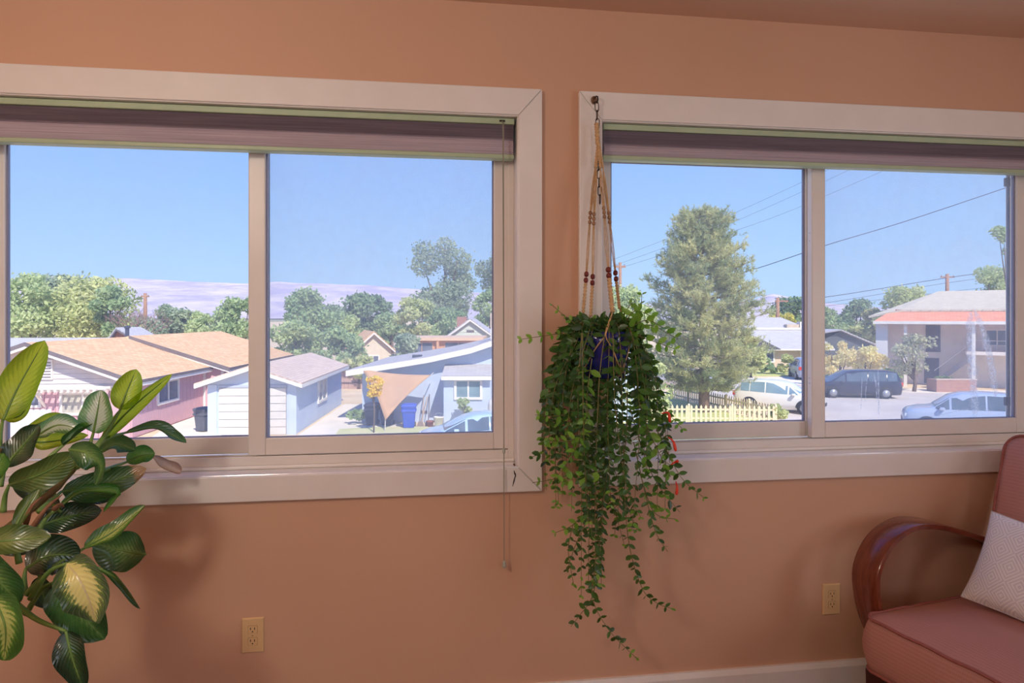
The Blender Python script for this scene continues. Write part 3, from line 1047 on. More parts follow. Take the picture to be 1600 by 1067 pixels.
# --- pot on the floor (below the frame), soil and canes
M_POT = paint('terracotta_pot', (150, 84, 58), (134, 72, 48), 10, 0.7)
MB().lathe([(0.10, 0.0), (0.125, 0.0), (0.155, 0.22), (0.17, 0.22), (0.172, 0.26), (0.152, 0.26), (0.145, 0.235), (0.02, 0.232)], 32).build('pot', M_POT, dief, True)
MB().lathe([(0.146, 0.228), (0.10, 0.238), (0.01, 0.240)], 24).build('soil', paint('dark_soil', (54, 40, 32), (38, 28, 22), 40, 0.95), dief, True)
for k, (dx, dy, pts) in enumerate(((0.0, 0.0, [(-70, 1000, -.46), (-40, 900, -.44), (20, 820, -.40), (90, 760, -.37), (140, 700, -.37)]),
                                   (-0.05, 0.02, [(-80, 990, -.48), (-60, 880, -.46), (-30, 780, -.44), (-2, 700, -.42)]),
                                   (0.05, -0.03, [(-70, 1010, -.54), (-30, 960, -.55), (30, 935, -.56)]),
                                   (0.02, 0.05, [(-80, 1000, -.42), (-40, 880, -.36), (30, 810, -.30), (80, 780, -.27)]))):
    q = [Vector((dief.location.x + dx, dief.location.y + dy, 0.225))] + [P(*c) for c in pts]
    c = bez(q, 26)
    MB().tube([p - dief.location for p in c], [0.014 - 0.006 * i / 25 + 0.0012 * math.sin(i * 2.6) for i in range(26)], 10).build('cane', M_CANE, dief, True)

LV = [
    # material, midrib points, half width px, facing (right, up, to camera), fold, petiole, extra
    ('lime', [(4, 657, -.36), (30, 602, -.34), (70, 532, -.33)], 29, (0.35, -0.1, 0.9), 0.25, [(2, 740, -.42), (0, 690, -.40)], 1),
    ('white', [(146, 676, -.36), (152, 645, -.37), (158, 609, -.36)], 25, (0.1, 0.2, 0.95), 0.12, [(128, 722, -.39), (140, 695, -.38)], 2),
    ('lime', [(188, 640, -.31), (198, 612, -.30), (213, 577, -.29)], 22, (0.45, 0.0, 0.85), 0.3, [(150, 700, -.37), (170, 670, -.33)], 3),
    ('lime', [(160, 686, -.30), (205, 638, -.29), (269, 584, -.27)], 21, (0.55, 0.1, 0.75), 0.9, [(140, 715, -.38), (148, 700, -.34)], 4),
    ('mid', [(196, 676, -.24), (240, 668, -.20), (270, 680, -.17), (291, 692, -.16)], 13, (0.1, 0.85, 0.5), 0.3, [(145, 700, -.36), (170, 684, -.30)], 5),
    ('mid', [(152, 708, -.30), (180, 694, -.27), (212, 703, -.25)], 20, (0.0, 0.75, 0.65), 0.2, [(120, 730, -.40), (138, 716, -.34)], 6),
    ('green', [(198, 722, -.22), (220, 712, -.20), (242, 708, -.18)], 16, (-0.1, 0.25, 0.95), 0.3, [(150, 740, -.34), (175, 730, -.28)], 7),
    ('dry', [(238, 712, -.18), (258, 728, -.14), (283, 738, -.11)], 12, (0.2, 0.6, 0.75), 0.7, None, 8),
    ('browned', [(96, 768, -.36), (160, 758, -.30), (229, 732, -.26)], 24, (0.1, 0.15, 0.95), 0.15, [(60, 800, -.44), (80, 782, -.40)], 9),
    ('olive', [(14, 758, -.46), (70, 738, -.46), (122, 708, -.44)], 25, (0.15, -0.35, 0.9), 0.15, [(5, 800, -.45), (8, 775, -.45)], 10),
    ('mid', [(108, 702, -.46), (135, 708, -.47), (158, 728, -.47), (149, 758, -.46)], 20, (-0.3, 0.35, 0.85), 0.2, None, 11),
    ('lime', [(40, 672, -.27), (82, 656, -.25), (132, 665, -.24)], 11, (0.0, 0.5, 0.8), 0.3, [(0, 715, -.36), (20, 690, -.30)], 12),
    ('white', [(58, 680, -.33), (92, 664, -.34), (128, 672, -.34)], 18, (0.1, 0.5, 0.85), 0.3, [(20, 720, -.40), (40, 700, -.36)], 13),
    ('mid', [(98, 696, -.38), (120, 678, -.37), (147, 660, -.36)], 12, (-0.1, 0.6, 0.75), 0.9, [(70, 722, -.40), (84, 708, -.39)], 14),
    ('dark', [(8, 728, -.42), (34, 698, -.41), (62, 664, -.40)], 24, (0.1, 0.35, 0.9), 0.12, [(0, 760, -.44), (4, 745, -.43)], 15),
    ('green', [(-18, 742, -.52), (-4, 728, -.52), (6, 708, -.52)], 20, (0.2, 0.1, 0.95), 0.2, None, 16),
    ('olive', [(-40, 848, -.62), (20, 844, -.62), (80, 838, -.60)], 23, (0.0, 0.5, 0.85), 0.1, None, 17),
    ('dark', [(58, 822, -.34), (105, 808, -.30), (159, 797, -.27)], 23, (0.1, 0.3, 0.9), 0.15, [(50, 880, -.42), (52, 845, -.38)], 18),
    ('dark', [(40, 888, -.48), (78, 868, -.46), (126, 868, -.42)], 32, (-0.1, 0.3, 0.9), 0.12, [(40, 930, -.50), (38, 905, -.49)], 19),
    ('feather', [(131, 857, -.40), (178, 830, -.36), (227, 789, -.33)], 17, (-0.25, 0.4, 0.85), 0.3, [(40, 930, -.52), (85, 884, -.46)], 20),
    ('mid', [(228, 866, -.24), (190, 860, -.22), (145, 848, -.24)], 32, (0.1, 0.25, 0.95), 0.12, None, 21),
    ('yellow', [(104, 880, -.60), (124, 905, -.63), (140, 940, -.63), (149, 972, -.61)], 39, (-0.1, 0.5, 0.85), 0.18, [(48, 935, -.54), (75, 895, -.57)], 22),
    ('mid', [(92, 908, -.54), (118, 950, -.56), (163, 999, -.54)], 38, (0.0, 0.25, 0.95), 0.12, [(40, 960, -.52), (66, 920, -.52)], 23),
    ('mid', [(156, 888, -.50), (186, 908, -.49), (219, 951, -.48)], 8, (-0.4, 0.7, 0.6), 0.8, [(90, 900, -.52), (130, 884, -.51)], 24),
    ('dark', [(103, 986, -.60), (112, 1024, -.61), (130, 1078, -.60)], 23, (0.25, 0.2, 0.9), 0.25, [(18, 938, -.55), (58, 968, -.58)], 25),
    ('mid', [(-32, 872, -.62), (-4, 905, -.64), (30, 942, -.62)], 34, (-0.1, 0.35, 0.9), 0.15, None, 26),
    ('feather', [(-12, 930, -.66), (8, 978, -.68), (6, 1032, -.66)], 36, (0.1, 0.3, 0.9), 0.15, None, 27),
    ('dark', [(62, 900, -.44), (66, 925, -.44), (76, 951, -.43)], 16, (0.3, 0.2, 0.9), 0.2, [(45, 880, -.46), (52, 888, -.45)], 28),
    ('olive', [(22, 826, -.52), (42, 792, -.50), (62, 764, -.48)], 12, (0.3, 0.2, 0.9), 0.4, [(30, 880, -.52), (24, 850, -.52)], 29),
    ('green', [(92, 792, -.40), (130, 768, -.36), (182, 770, -.32), (162, 800, -.31)], 10, (0.0, 0.7, 0.7), 0.5, [(60, 830, -.42), (72, 810, -.41)], 30),
    ('lime', [(52, 690, -.30), (78, 690, -.29), (138, 680, -.28)], 14, (0.0, 0.3, 0.9), 0.3, None, 31),
    ('dark', [(96, 800, -.32), (60, 770, -.30), (20, 752, -.30)], 18, (0.0, 0.3, 0.9), 0.2, None, 32),
    ('dark', [(120, 786, -.24), (150, 772, -.22), (186, 772, -.20)], 18, (0.0, 0.3, 0.9), 0.2, None, 33),
    ('dark', [(70, 842, -.30), (40, 850, -.30), (0, 862, -.32)], 18, (0.0, 0.3, 0.9), 0.2, None, 34),
    ('lime', [(6, 652, -.33), (30, 650, -.32), (50, 625, -.32)], 10, (0.2, 0.2, 0.9), 0.4, None, 35),
]
for mt, pts, w_, face, fold, pet, sd in LV:
    lo = big_leaf(dief, mt, pts, w_, face, fold, 0.1, 0.20, 'leaf', pet, 0.62 if mt not in ('dry',) else 0.4, sd)
    if mt == 'dry':
        lo['label'] = 'dry shrivelled brown leaf end'
# dried sheaths on the cane
for k, (a, b) in enumerate((((40, 820, -.50), (66, 776, -.49)), ((48, 828, -.51), (98, 772, -.50)), ((84, 796, -.48), (100, 792, -.47)))):
    qa, qb = P(*a), P(*b)
    MB().tube([p - dief.location for p in bez([qa, (qa + qb) / 2 + Vector((0.004 * k, -.01, .012)), qb], 8)], [0.006, 0.0065, 0.006, 0.005, 0.0045, 0.004, 0.003, 0.001], 6).build('dry_sheath', paint('dry_brown_sheath', (150, 108, 80), (120, 82, 60), 30, 0.8), dief, True)

# ------------------------------------------------------------------ hanging planter
M_IRON = paint('dark_iron', (64, 54, 50), (88, 70, 60), 40, 0.45, metal=0.6)
M_ROPE = paint('jute_macrame_cord', (226, 190, 144), (206, 164, 118), 90, 0.85, 0.2, 0.5, 400)
M_BEAD = paint('red_brown_bead', (128, 52, 40), (104, 40, 32), 30, 0.35)
M_BEADW = paint('pale_wood_bead', (176, 138, 104), (150, 112, 82), 40, 0.5)

hk = P(928, 157, -0.0215)
hook = thing('wall_hook', 'small metal hook bracket screwed to the right window casing', 'hook', (hk.x, hk.y, hk.z))
MB().prism([(0.011 * math.cos(2 * PI * k / 16), 0, 0.015 * math.sin(2 * PI * k / 16)) for k in range(16)], (0, -0.004, 0)).build('plate', paint('brass_plate', (150, 120, 96), (120, 92, 74), 50, 0.4, metal=0.5), hook, bevel=0.001)
MB().tube([(0, -0.002, 0.004), (0.002, -0.020, 0.008), (0.004, -0.034, 0.002), (0.004, -0.038, -0.010), (0.003, -0.030, -0.018), (0.003, -0.022, -0.014)], 0.0026, 8).build('hook', M_IRON, hook, True)
for z in (-0.009, 0.009):
    MB().lathe([(0.0001, -0.0015), (0.003, -0.001), (0.0034, 0.0)], 10).build('screw', M_IRON, hook).location = (0.0, -0.0045, z)
    hook.children[-1].rotation_euler = (PI / 2, 0, 0)


def link_mesh(L, Wd, r):
    pts = []
    for k in range(20):
        a = 2 * PI * k / 20
        pts.append((Wd / 2 * math.cos(a), 0, (L - Wd) / 2 * (1 if math.sin(a) > 0 else -1) * (abs(math.sin(a)) > 0.01) + Wd / 2 * math.sin(a)))
    return MB().ring(pts, r, 6)


ch_top = hk + Vector((0.003, -0.027, -0.022))
chain = thing('hanging_chain', 'short dark metal chain hanging from the casing hook', 'chain', ch_top)
lk = None
L = 0.030
for k in range(12):
    if lk is None:
        o = link_mesh(L + 0.004, 0.017, 0.0016).build('link', M_IRON, chain, True); lk = o
    else:
        o = part('link', lk, chain)
    z = -k * (L - 0.001) - 0.008
    o.location = (0.0012 * k, 0.001 * (k % 2) + (0.006 if k > 2 else 0), z)
    o.rotation_euler = (0, 0.06 * ((k % 3) - 1), (0.5 if k % 2 == 0 else 1.5))

# macrame hanger: neck wrap, four legs of cords, beads and knotted rope, cradle round the pot
PC = P(941, 560, -0.135); PC.z = P(941, 592, -0.135).z + 0.006        # underside of the pot
PR, PH = 0.092, 0.150
mac = thing('macrame_hanger', 'jute macrame plant hanger with red beads in front of the window casing', 'plant hanger', (PC.x, PC.y, PC.z))


def L_(p):
    return Vector(p) - mac.location


def sennit(pts, r, n, name, par, mat=M_ROPE):
    c = bez(pts, n)
    return MB().tube(c, [r * (0.55 + 0.55 * abs(math.sin(i * 1.05))) for i in range(n)], 8).build(name, mat, par, True)


top = P(932, 194, -0.052)
sennit([L_(P(932, 192, -.052)), L_(P(933, 206, -.052)), L_(P(934, 226, -.052))], 0.0088, 22, 'neck_wrap', mac)
legs = [  # (px,py,Y) stations: end of upper sennit, bead cluster, red beads, rim knot
    [(934, 224, -.052), (930, 262, -.056), (922, 340, -.066), (916, 432, -.080), (911, 492, -.090), (905, 520, -.100)],
    [(934, 224, -.054), (932, 262, -.060), (928, 342, -.074), (926, 436, -.090), (923, 494, -.100), (920, 520, -.110)],
    [(935, 224, -.058), (938, 262, -.070), (944, 332, -.105), (951, 425, -.170), (957, 488, -.215), (946, 522, -.228)],
    [(936, 224, -.056), (942, 262, -.064), (952, 340, -.085), (962, 430, -.120), (968, 482, -.145), (978, 520, -.165)],
]
for li, lg in enumerate(legs):
    q = [L_(P(*c)) for c in lg]
    a = sennit([q[0], q[1]], 0.0048, 26, 'cord_leg', mac)
    thick = 1.35 if li == 2 else 1.0
    # loose cords between the knots
    for s in (-1, 0, 1):
        off = Vector((0.0042 * s, 0.001 * s, 0))
        MB().tube(bez([q[1], (q[1] * 0.6 + q[2] * 0.4) + off * thick, q[2] + off * 0.4], 10), 0.0017, 5).build('cord', M_ROPE, a, True)
        MB().tube(bez([q[2] + off * 0.4, (q[2] * 0.5 + q[3] * 0.5) + off * thick, q[3] + off * 0.4], 10), 0.0013, 5).build('cord', M_ROPE, a, True)
    dirn = (q[3] - q[2]).normalized()
    for k in range(3):
        c = q[2] + dirn * (0.016 * (k - 1))
        MB().lathe([(0.002, 0.0075), (0.0058, 0.0045), (0.0068, 0), (0.0058, -0.0045), (0.002, -0.0075)], 10, c).build('wooden_bead', M_BEADW, a, True)
    d2 = (q[4] - q[3]).normalized()
    for k in range(2):
        c = q[3] + d2 * (0.021 * k - 0.008)
        rr_ = 0.0088 * (1.12 if li == 2 else 0.95)
        MB().lathe([(0.002, 0.0098), (rr_ * .8, 0.007), (rr_, 0), (rr_ * .8, -0.007), (0.002, -0.0098)], 12, c).build('red_bead', M_BEAD, a, True)
    sennit([q[3] + d2 * 0.022, q[4]], 0.0062 * thick, 30, 'knotted_rope', a)
# cradle: from each rim knot two cords run down round the pot
angs = [math.atan2((P(*lg[5]) - mac.location).y, (P(*lg[5]) - mac.location).x) for lg in legs]
order = sorted(range(4), key=lambda i: angs[i])
for oi, i in enumerate(order):
    for sgn in (-1, 1):
        a0_ = angs[i]
        j = order[(oi + sgn) % 4]
        da = (angs[j] - a0_ + PI) % (2 * PI) - PI
        a1_ = a0_ + da / 2
        pts = [L_(P(*legs[i][4]))]
        for t in (0, 0.35, 0.7, 1.0):
            a_ = a0_ + (a1_ - a0_) * t; r_ = (PR + 0.005) * (1 - 0.12 * t)
            pts.append(Vector((r_ * math.cos(a_), r_ * math.sin(a_), PH - 0.004 - (PH - 0.02) * t)))
        pts.append(Vector((0.03 * math.cos(a1_), 0.03 * math.sin(a1_), -0.012)))
        MB().tube(bez(pts, 22), 0.0022, 6).build('cradle_cord', M_ROPE, mac, True)
MB().lathe([(0.002, -0.006), (0.014, -0.012), (0.015, -0.022), (0.006, -0.032), (0.012, -0.06), (0.003, -0.10)], 12).build('end_knot', M_ROPE, mac, True)

# pot + trailing plant
vine = thing('hanging_lipstick_plant', 'trailing green lipstick plant in a cobalt blue hanging pot', 'plant', (PC.x, PC.y, PC.z))
M_BLUE = paint('cobalt_glaze', (30, 42, 128), (18, 24, 84), 9, 0.12, 0.6, coat=0.5)
MB().lathe([(0.060, 0.0), (0.074, 0.001), (0.084, 0.06), (PR - 0.003, 0.12), (PR, PH), (PR - 0.006, PH + 0.003), (PR - 0.009, PH - 0.01), (0.01, PH - 0.018)], 36).build('pot', M_BLUE, vine, True)
MB().lathe([(PR - 0.010, PH - 0.012), (0.05, PH - 0.004), (0.005, PH)], 24).build('soil', paint('pot_soil', (58, 44, 34), None, 1, 0.95), vine, True)


def vine_leaf_mat(name, c1, c2, tr):
    n = NT(name)
    r = n.n('ShaderNodeObjectInfo', 'Random')
    g = n.n('ShaderNodeNewGeometry', 'Random Per Island')
    f = n.math('FRACT', n.math('ADD', r, g))
    col = n.mix(f, lin(*c1), lin(*c2))
    sh = n.bsdf(col, 0.36, 0.5)
    tl = n.n('ShaderNodeBsdfTranslucent', 0, None, Color=n.mix(0.55, col, lin(150, 190, 60)))
    return n.done(n.mixsh(tr, sh, tl))


M_VD = vine_leaf_mat('vine_leaf_green', (34, 64, 36), (82, 126, 58), 0.30)
M_VL = vine_leaf_mat('young_vine_leaf', (108, 164, 56), (146, 192, 78), 0.42)
M_VS = paint('vine_stem', (104, 108, 58), (132, 118, 70), 30, 0.6)
M_FLO = paint('orange_red_flower', (232, 74, 40), (206, 44, 34), 40, 0.4)

LEAF_V = np.array([(0, 0, 0), (0.26, -0.24, 0.02), (0.60, -0.26, 0.03), (0.88, -0.12, 0.0), (1.0, 0, -0.05), (0.88, 0.12, 0.0), (0.60, 0.26, 0.03), (0.26, 0.24, 0.02), (0.30, 0, -0.035), (0.65, 0, -0.045)], float)
LEAF_T = np.array([(0, 1, 8), (1, 2, 8), (2, 9, 8), (2, 3, 9), (3, 4, 9), (4, 5, 9), (5, 6, 9), (6, 7, 9), (7, 8, 9), (7, 0, 8)], int)
leaf_me = {}
for nm, mt in (('leaf_green', M_VD), ('leaf_young', M_VL)):
    me = bpy.data.meshes.new(nm)
    me.from_pydata(LEAF_V.tolist(), [], LEAF_T.tolist()); me.materials.append(mt)
    me.polygons.foreach_set('use_smooth', [True] * len(me.polygons))
    leaf_me[nm] = me

R = random.Random(21)
bulk = {False: [[], [], 0], True: [[], [], 0]}


def leaf_frame(p, tan, side, roll, size):
    """matrix of one leaf: leaves the stem sideways and forward, its face turned up and out"""
    up = Vector((0, 0, 1)); out = Vector((0, -1, 0))
    lat = tan.cross(out)
    lat = lat.normalized() if lat.length > 0.1 else Vector((1, 0, 0))
    c, s_ = math.cos(roll), math.sin(roll)
    w2 = tan.cross(lat).normalized()
    lat2 = lat * c + w2 * s_
    d = (lat2 * side * 0.86 + tan * R.uniform(0.1, 0.8) + Vector((0, 0, R.uniform(-0.4, 0.15)))).normalized()
    nrm = (up * 0.40 + out * 0.85 + Vector((R.uniform(-.9, .9), R.uniform(-.5, .5), R.uniform(-.8, .8))))
    nrm = (nrm - d * nrm.dot(d)).normalized()
    y = nrm.cross(d)
    M = Matrix((d * size, y * size * R.uniform(0.85, 1.15), nrm * size)).transposed().to_4x4()
    M.translation = p
    return M


n_ind = 0


def grow(pts, young=False, individual=True, r0=0.0018, gap=0.021, size=0.030, start=0.0):
    """a trailing stem with pairs of leaves; pts in vine-local space"""
    global n_ind
    ln = sum((Vector(pts[i + 1]) - Vector(pts[i])).length for i in range(len(pts) - 1))
    n = max(10, int(ln / 0.012))
    c = bez(pts, n)
    st = MB().tube(c, [r0 * (1.0 - 0.5 * i / n) for i in range(n)], 5).build('stem', M_VS, vine, True)
    acc = 0.0; k = 0; pos = start
    d = 0.0
    for i in range(1, n):
        step = (c[i] - c[i - 1]).length
        d += step
        if d < pos:
            continue
        pos = d + gap * R.uniform(0.8, 1.25)
        tan = (c[min(i + 1, n - 1)] - c[i - 1]).normalized()
        k += 1
        fr = i / n
        sz = size * R.uniform(0.75, 1.2) * (1.0 - 0.45 * fr ** 4)
        roll = R.uniform(-0.7, 0.7) + (0.9 if k % 2 else 0)
        for side in (-1, 1):
            M = leaf_frame(c[i], tan, side, roll, sz)
            tip_young = young or fr > 0.93
            if individual and n_ind < 296:
                n_ind += 1
                o = bpy.data.objects.new('leaf', leaf_me['leaf_young' if tip_young else 'leaf_green'])
                COL.objects.link(o); o.parent = st; o.matrix_local = M
            else:
                A = np.array(M)
                v = LEAF_V @ A[:3, :3].T + A[:3, 3]
                B = bulk[bool(tip_young)]
                B[0].append(v); B[1].append(LEAF_T + B[2]); B[2] += len(LEAF_V)
    return st


def V(pts):
    return [P(*p) - vine.location for p in pts]


RIMZ = 512
explicit = [
    # long trailers
    (V([(945, 520, -.23), (936, 600, -.27), (930, 760, -.25), (930, 880, -.22), (926, 935, -.21), (952, 985, -.20), (994, 1028, -.19)]), False, 0.030, 0.30),
    (V([(968, 520, -.22), (972, 620, -.26), (976, 760, -.24), (983, 850, -.22), (1003, 918, -.20), (1026, 942, -.19), (1054, 952, -.18)]), False, 0.027, 0.30),
    (V([(930, 760, -.22), (936, 860, -.21), (926, 930, -.20), (905, 962, -.20), (892, 979, -.20)]), False, 0.026, 0.12),
    # right side
    (V([(982, 515, -.18), (1004, 560, -.20), (1016, 640, -.20), (1040, 700, -.20), (1066, 748, -.20), (1099, 777, -.20)]), False, 0.032, 0.05),
    (V([(990, 690, -.24), (1008, 770, -.24), (1024, 830, -.23), (1043, 862, -.23)]), False, 0.028, 0.02),
    (V([(1000, 740, -.20), (1022, 800, -.19), (1058, 812, -.19)]), True, 0.026, 0.03),
    (V([(978, 512, -.16), (1000, 478, -.15), (1003, 460, -.15)]), True, 0.034, 0.01),
    (V([(975, 515, -.17), (1015, 508, -.16), (1060, 530, -.16)]), True, 0.036, 0.01),
    (V([(980, 518, -.20), (1012, 530, -.19), (1054, 545, -.19)]), True, 0.036, 0.01),
    (V([(984, 520, -.16), (1008, 580, -.14), (1032, 630, -.13), (1066, 670, -.13)]), True, 0.032, 0.04),
    # young shoots to the left
    (V([(905, 522, -.14), (872, 522, -.15), (815, 530, -.16)]), True, 0.026, 0.03),
    (V([(908, 512, -.16), (885, 496, -.16), (862, 476, -.17)]), True, 0.024, 0.01),
    (V([(905, 640, -.20), (872, 650, -.20), (836, 648, -.20)]), True, 0.026, 0.03),
    (V([(930, 672, -.28), (892, 688, -.28), (852, 690, -.28)]), True, 0.034, 0.02),
    (V([(900, 690, -.18), (862, 702, -.18), (826, 716, -.18)]), False, 0.028, 0.02),
    (V([(905, 735, -.16), (868, 748, -.16), (832, 754, -.16)]), True, 0.024, 0.03),
    (V([(940, 735, -.28), (910, 745, -.28), (880, 752, -.28)]), True, 0.034, 0.01),
    (V([(915, 800, -.20), (892, 822, -.20), (868, 832, -.20)]), True, 0.028, 0.01),
    (V([(895, 820, -.14), (888, 860, -.14), (896, 912, -.14)]), False, 0.026, 0.01),
    (V([(918, 812, -.20), (900, 850, -.20), (886, 890, -.20)]), False, 0.026, 0.02),
]
explicit += [
    (V([(972, 510, -.19), (992, 486, -.18), (1018, 494, -.18)]), True, 0.040, 0.01),
    (V([(978, 516, -.21), (1010, 500, -.21), (1036, 512, -.21)]), True, 0.042, 0.01),
    (V([(968, 508, -.15), (982, 480, -.14), (992, 470, -.14)]), True, 0.036, 0.01),
    (V([(990, 600, -.22), (1012, 668, -.22), (1034, 716, -.22), (1048, 745, -.22)]), True, 0.036, 0.03),
    (V([(985, 640, -.18), (1010, 720, -.18), (1030, 760, -.18), (1062, 800, -.18)]), False, 0.036, 0.03),
    (V([(920, 640, -.29), (900, 700, -.29), (872, 742, -.29)]), True, 0.034, 0.02),
    (V([(925, 560, -.26), (918, 610, -.28), (914, 665, -.29)]), True, 0.034, 0.03),
]
explicit.sort(key=lambda e: not e[1])
for pts, yg, sz, st0 in explicit:
    grow(pts, yg, True, 0.0018, 0.024, sz, st0)
# the hanging mass: stems spill over the rim all round and fall
for k in range(84):
    a = 2 * PI * (k + R.random() * 0.8) / 84
    ca, sa = math.cos(a), math.sin(a)
    if sa > 0.35 and R.random() < 0.5:
        continue
    if sa < -0.45 and R.random() < 0.72:
        continue
    rim = Vector((PR * ca * 0.9, PR * sa * 0.9, PH + 0.012 + R.uniform(0, 0.03)))
    over = R.uniform(1.12, 1.45)
    if sa > 0.2: over = min(over, 1.12)
    p1 = Vector((PR * ca * over, PR * sa * over, PH - 0.02 - R.uniform(0, 0.03)))
    drop = R.choice((0.28, 0.36, 0.44, 0.52, 0.60)) * R.uniform(0.8, 1.1)
    if abs(ca) > 0.8: drop *= 0.85
    sx = R.uniform(-0.045, 0.045) + ca * 0.085
    p2 = p1 + Vector((sx * 0.6, sa * 0.02 if sa < 0 else 0, -drop * 0.45))
    p3 = p1 + Vector((sx + R.uniform(-.02, .02), 0, -drop))
    p3 = Vector((p3.x * 0.85 + 0.004, p3.y, p3.z))
    y_lim = -0.035 - vine.location.y
    q = [Vector((v.x, min(v.y, y_lim), v.z)) for v in (rim, p1, p2, p3)]
    base = Vector((R.uniform(-.05, .05), R.uniform(-.05, .05), PH - 0.005))
    grow([base] + q, False, False, 0.0017, R.uniform(0.018, 0.026), R.uniform(0.028, 0.043), 0.02)
# lower, denser trailers in the middle
for k in range(13):
    x0 = R.uniform(905, 985); y0 = -R.uniform(0.12, 0.29)
    xe = 932 + (x0 - 945) * 0.45 + R.uniform(-12, 12); ye = R.uniform(800, 935) if k < 9 else R.uniform(780, 860)
    if k >= 9: xe += 55
    grow(V([(x0, 520, y0), (x0 + R.uniform(-8, 8), 640, y0 - .01), ((x0 + xe) / 2, 760, y0), (xe, ye, y0)]), False, False, 0.0017, 0.019, 0.029, 0.10)
# crown on top of the soil
for k in range(26):
    a = R.uniform(0, 2 * PI); r_ = R.uniform(0.01, 0.07)
    p0 = Vector((r_ * math.cos(a), r_ * math.sin(a), PH - 0.004))
    p2 = p0 + Vector((math.cos(a) * R.uniform(.01, .05), min(math.sin(a) * R.uniform(.01, .05), 0.02), R.uniform(0.02, 0.06)))
    grow([p0, (p0 + p2) / 2 + Vector((0, 0, .012)), p2], R.random() < 0.25, False, 0.0016, 0.014, 0.028, 0.01)
for yg, nm, mt in ((False, 'trailing_foliage', M_VD), (True, 'young_foliage', M_VL)):
    bo = np_mesh(nm, np.concatenate(bulk[yg][0]), np.concatenate(bulk[yg][1]), mt, vine, smooth=True)
    bo['kind'] = 'stuff'
# tubular flowers
for (a, b, c) in (((1033, 646, -.21), (1044, 645, -.22), (1047, 660, -.23)), ((1044, 683, -.20), (1052, 690, -.21), (1056, 705, -.22)),
                  ((1048, 726, -.20), (1055, 722, -.20), (1060, 720, -.21)), ((1056, 752, -.20), (1058, 762, -.20), (1057, 773, -.21))):
    q = bez(V([a, b, c]), 10)
    MB().tube(q, [0.0018, 0.0022, 0.0026, 0.003, 0.0036, 0.0042, 0.0048, 0.0052, 0.0054, 0.003], 8).build('flower', M_FLO, vine, True)
# ================================================================== OUTSIDE: ground, street, mountains
def ground_mat(name, c1, c2, scale, bump=0.3, rough=0.95):
    return paint(name, c1, c2, scale, rough, 0.1, bump, scale * 8)


M_SAND = ground_mat('sandy_dirt', (232, 208, 176), (214, 188, 154), 0.7)
M_ROAD = ground_mat('sun_bleached_asphalt', (214, 202, 194), (200, 188, 180), 0.5)
M_CONC = ground_mat('pale_concrete', (242, 230, 214), (228, 216, 200), 0.8)
M_GRASS = ground_mat('dry_green_lawn', (174, 186, 108), (212, 202, 138), 1.6)


def ground_patch(name, label, cat, mat, pix, z):
    pts = [G(x, y) for x, y in pix]
    pts = [Vector((p.x, p.y, GROUND + z)) for p in pts]
    n = len(pts)
    m = MB().add(pts + [p - Vector((0, 0, 0.05)) for p in pts], [tuple(range(n)), tuple(range(n, 2 * n))[::-1]] + [(i, n + i, n + (i + 1) % n, (i + 1) % n) for i in range(n)])
    return tag(m.build(name, mat), label, cat, kind='structure')


m = MB().box(-400, 500, 3.0, 900, GROUND - 0.3, GROUND)
tag(m.build('ground', M_SAND, fix=False), 'sandy bare ground of the yards outside', 'ground', kind='structure')
ground_patch('street', 'sunlit asphalt street beyond the picket fence', 'street', M_ROAD,
             [(1020, 596), (1120, 590), (1180, 595), (1300, 607), (1420, 613), (2300, 640), (2300, 950), (1500, 950), (1270, 690), (1215, 652), (1130, 622)], 0.02)
ground_patch('driveway_1', 'pale concrete driveway beside the pink house', 'driveway', M_CONC, [(262, 667), (318, 646), (345, 640), (345, 800), (60, 800)], 0.02)
ground_patch('driveway_2', 'pale concrete path between the garage and the blue house', 'driveway', M_CONC, [(468, 679), (538, 632), (566, 632), (560, 650), (640, 668), (700, 672), (700, 690), (430, 720)], 0.03)
ground_patch('lawn_1', 'green lawn inside the picket fence', 'lawn', M_GRASS, [(900, 700), (960, 610), (1052, 622), (1200, 660), (1205, 700)], 0.02)
ground_patch('lawn_2', 'green lawn strip before the grey roofed house', 'lawn', M_GRASS, [(1150, 578), (1300, 578), (1300, 588), (1165, 588)], 0.03)
ground_patch('lawn_3', 'dry grass strip below the yellow sapling', 'lawn', ground_mat('sparse_yard_grass', (226, 212, 168), (200, 204, 140), 1.2), [(530, 672), (600, 668), (700, 668), (700, 720), (500, 720)], 0.05)
ground_patch('sidewalk', 'concrete sidewalk along the far side of the street', 'sidewalk', M_CONC, [(1150, 588), (1300, 598), (1420, 608), (2300, 630), (2300, 640), (1420, 613), (1300, 607), (1135, 592)], 0.06)
ground_patch('driveway_3', 'pale driveway of the grey roofed house', 'driveway', M_CONC, [(1200, 590), (1300, 588), (1300, 606), (1180, 594)], 0.04)


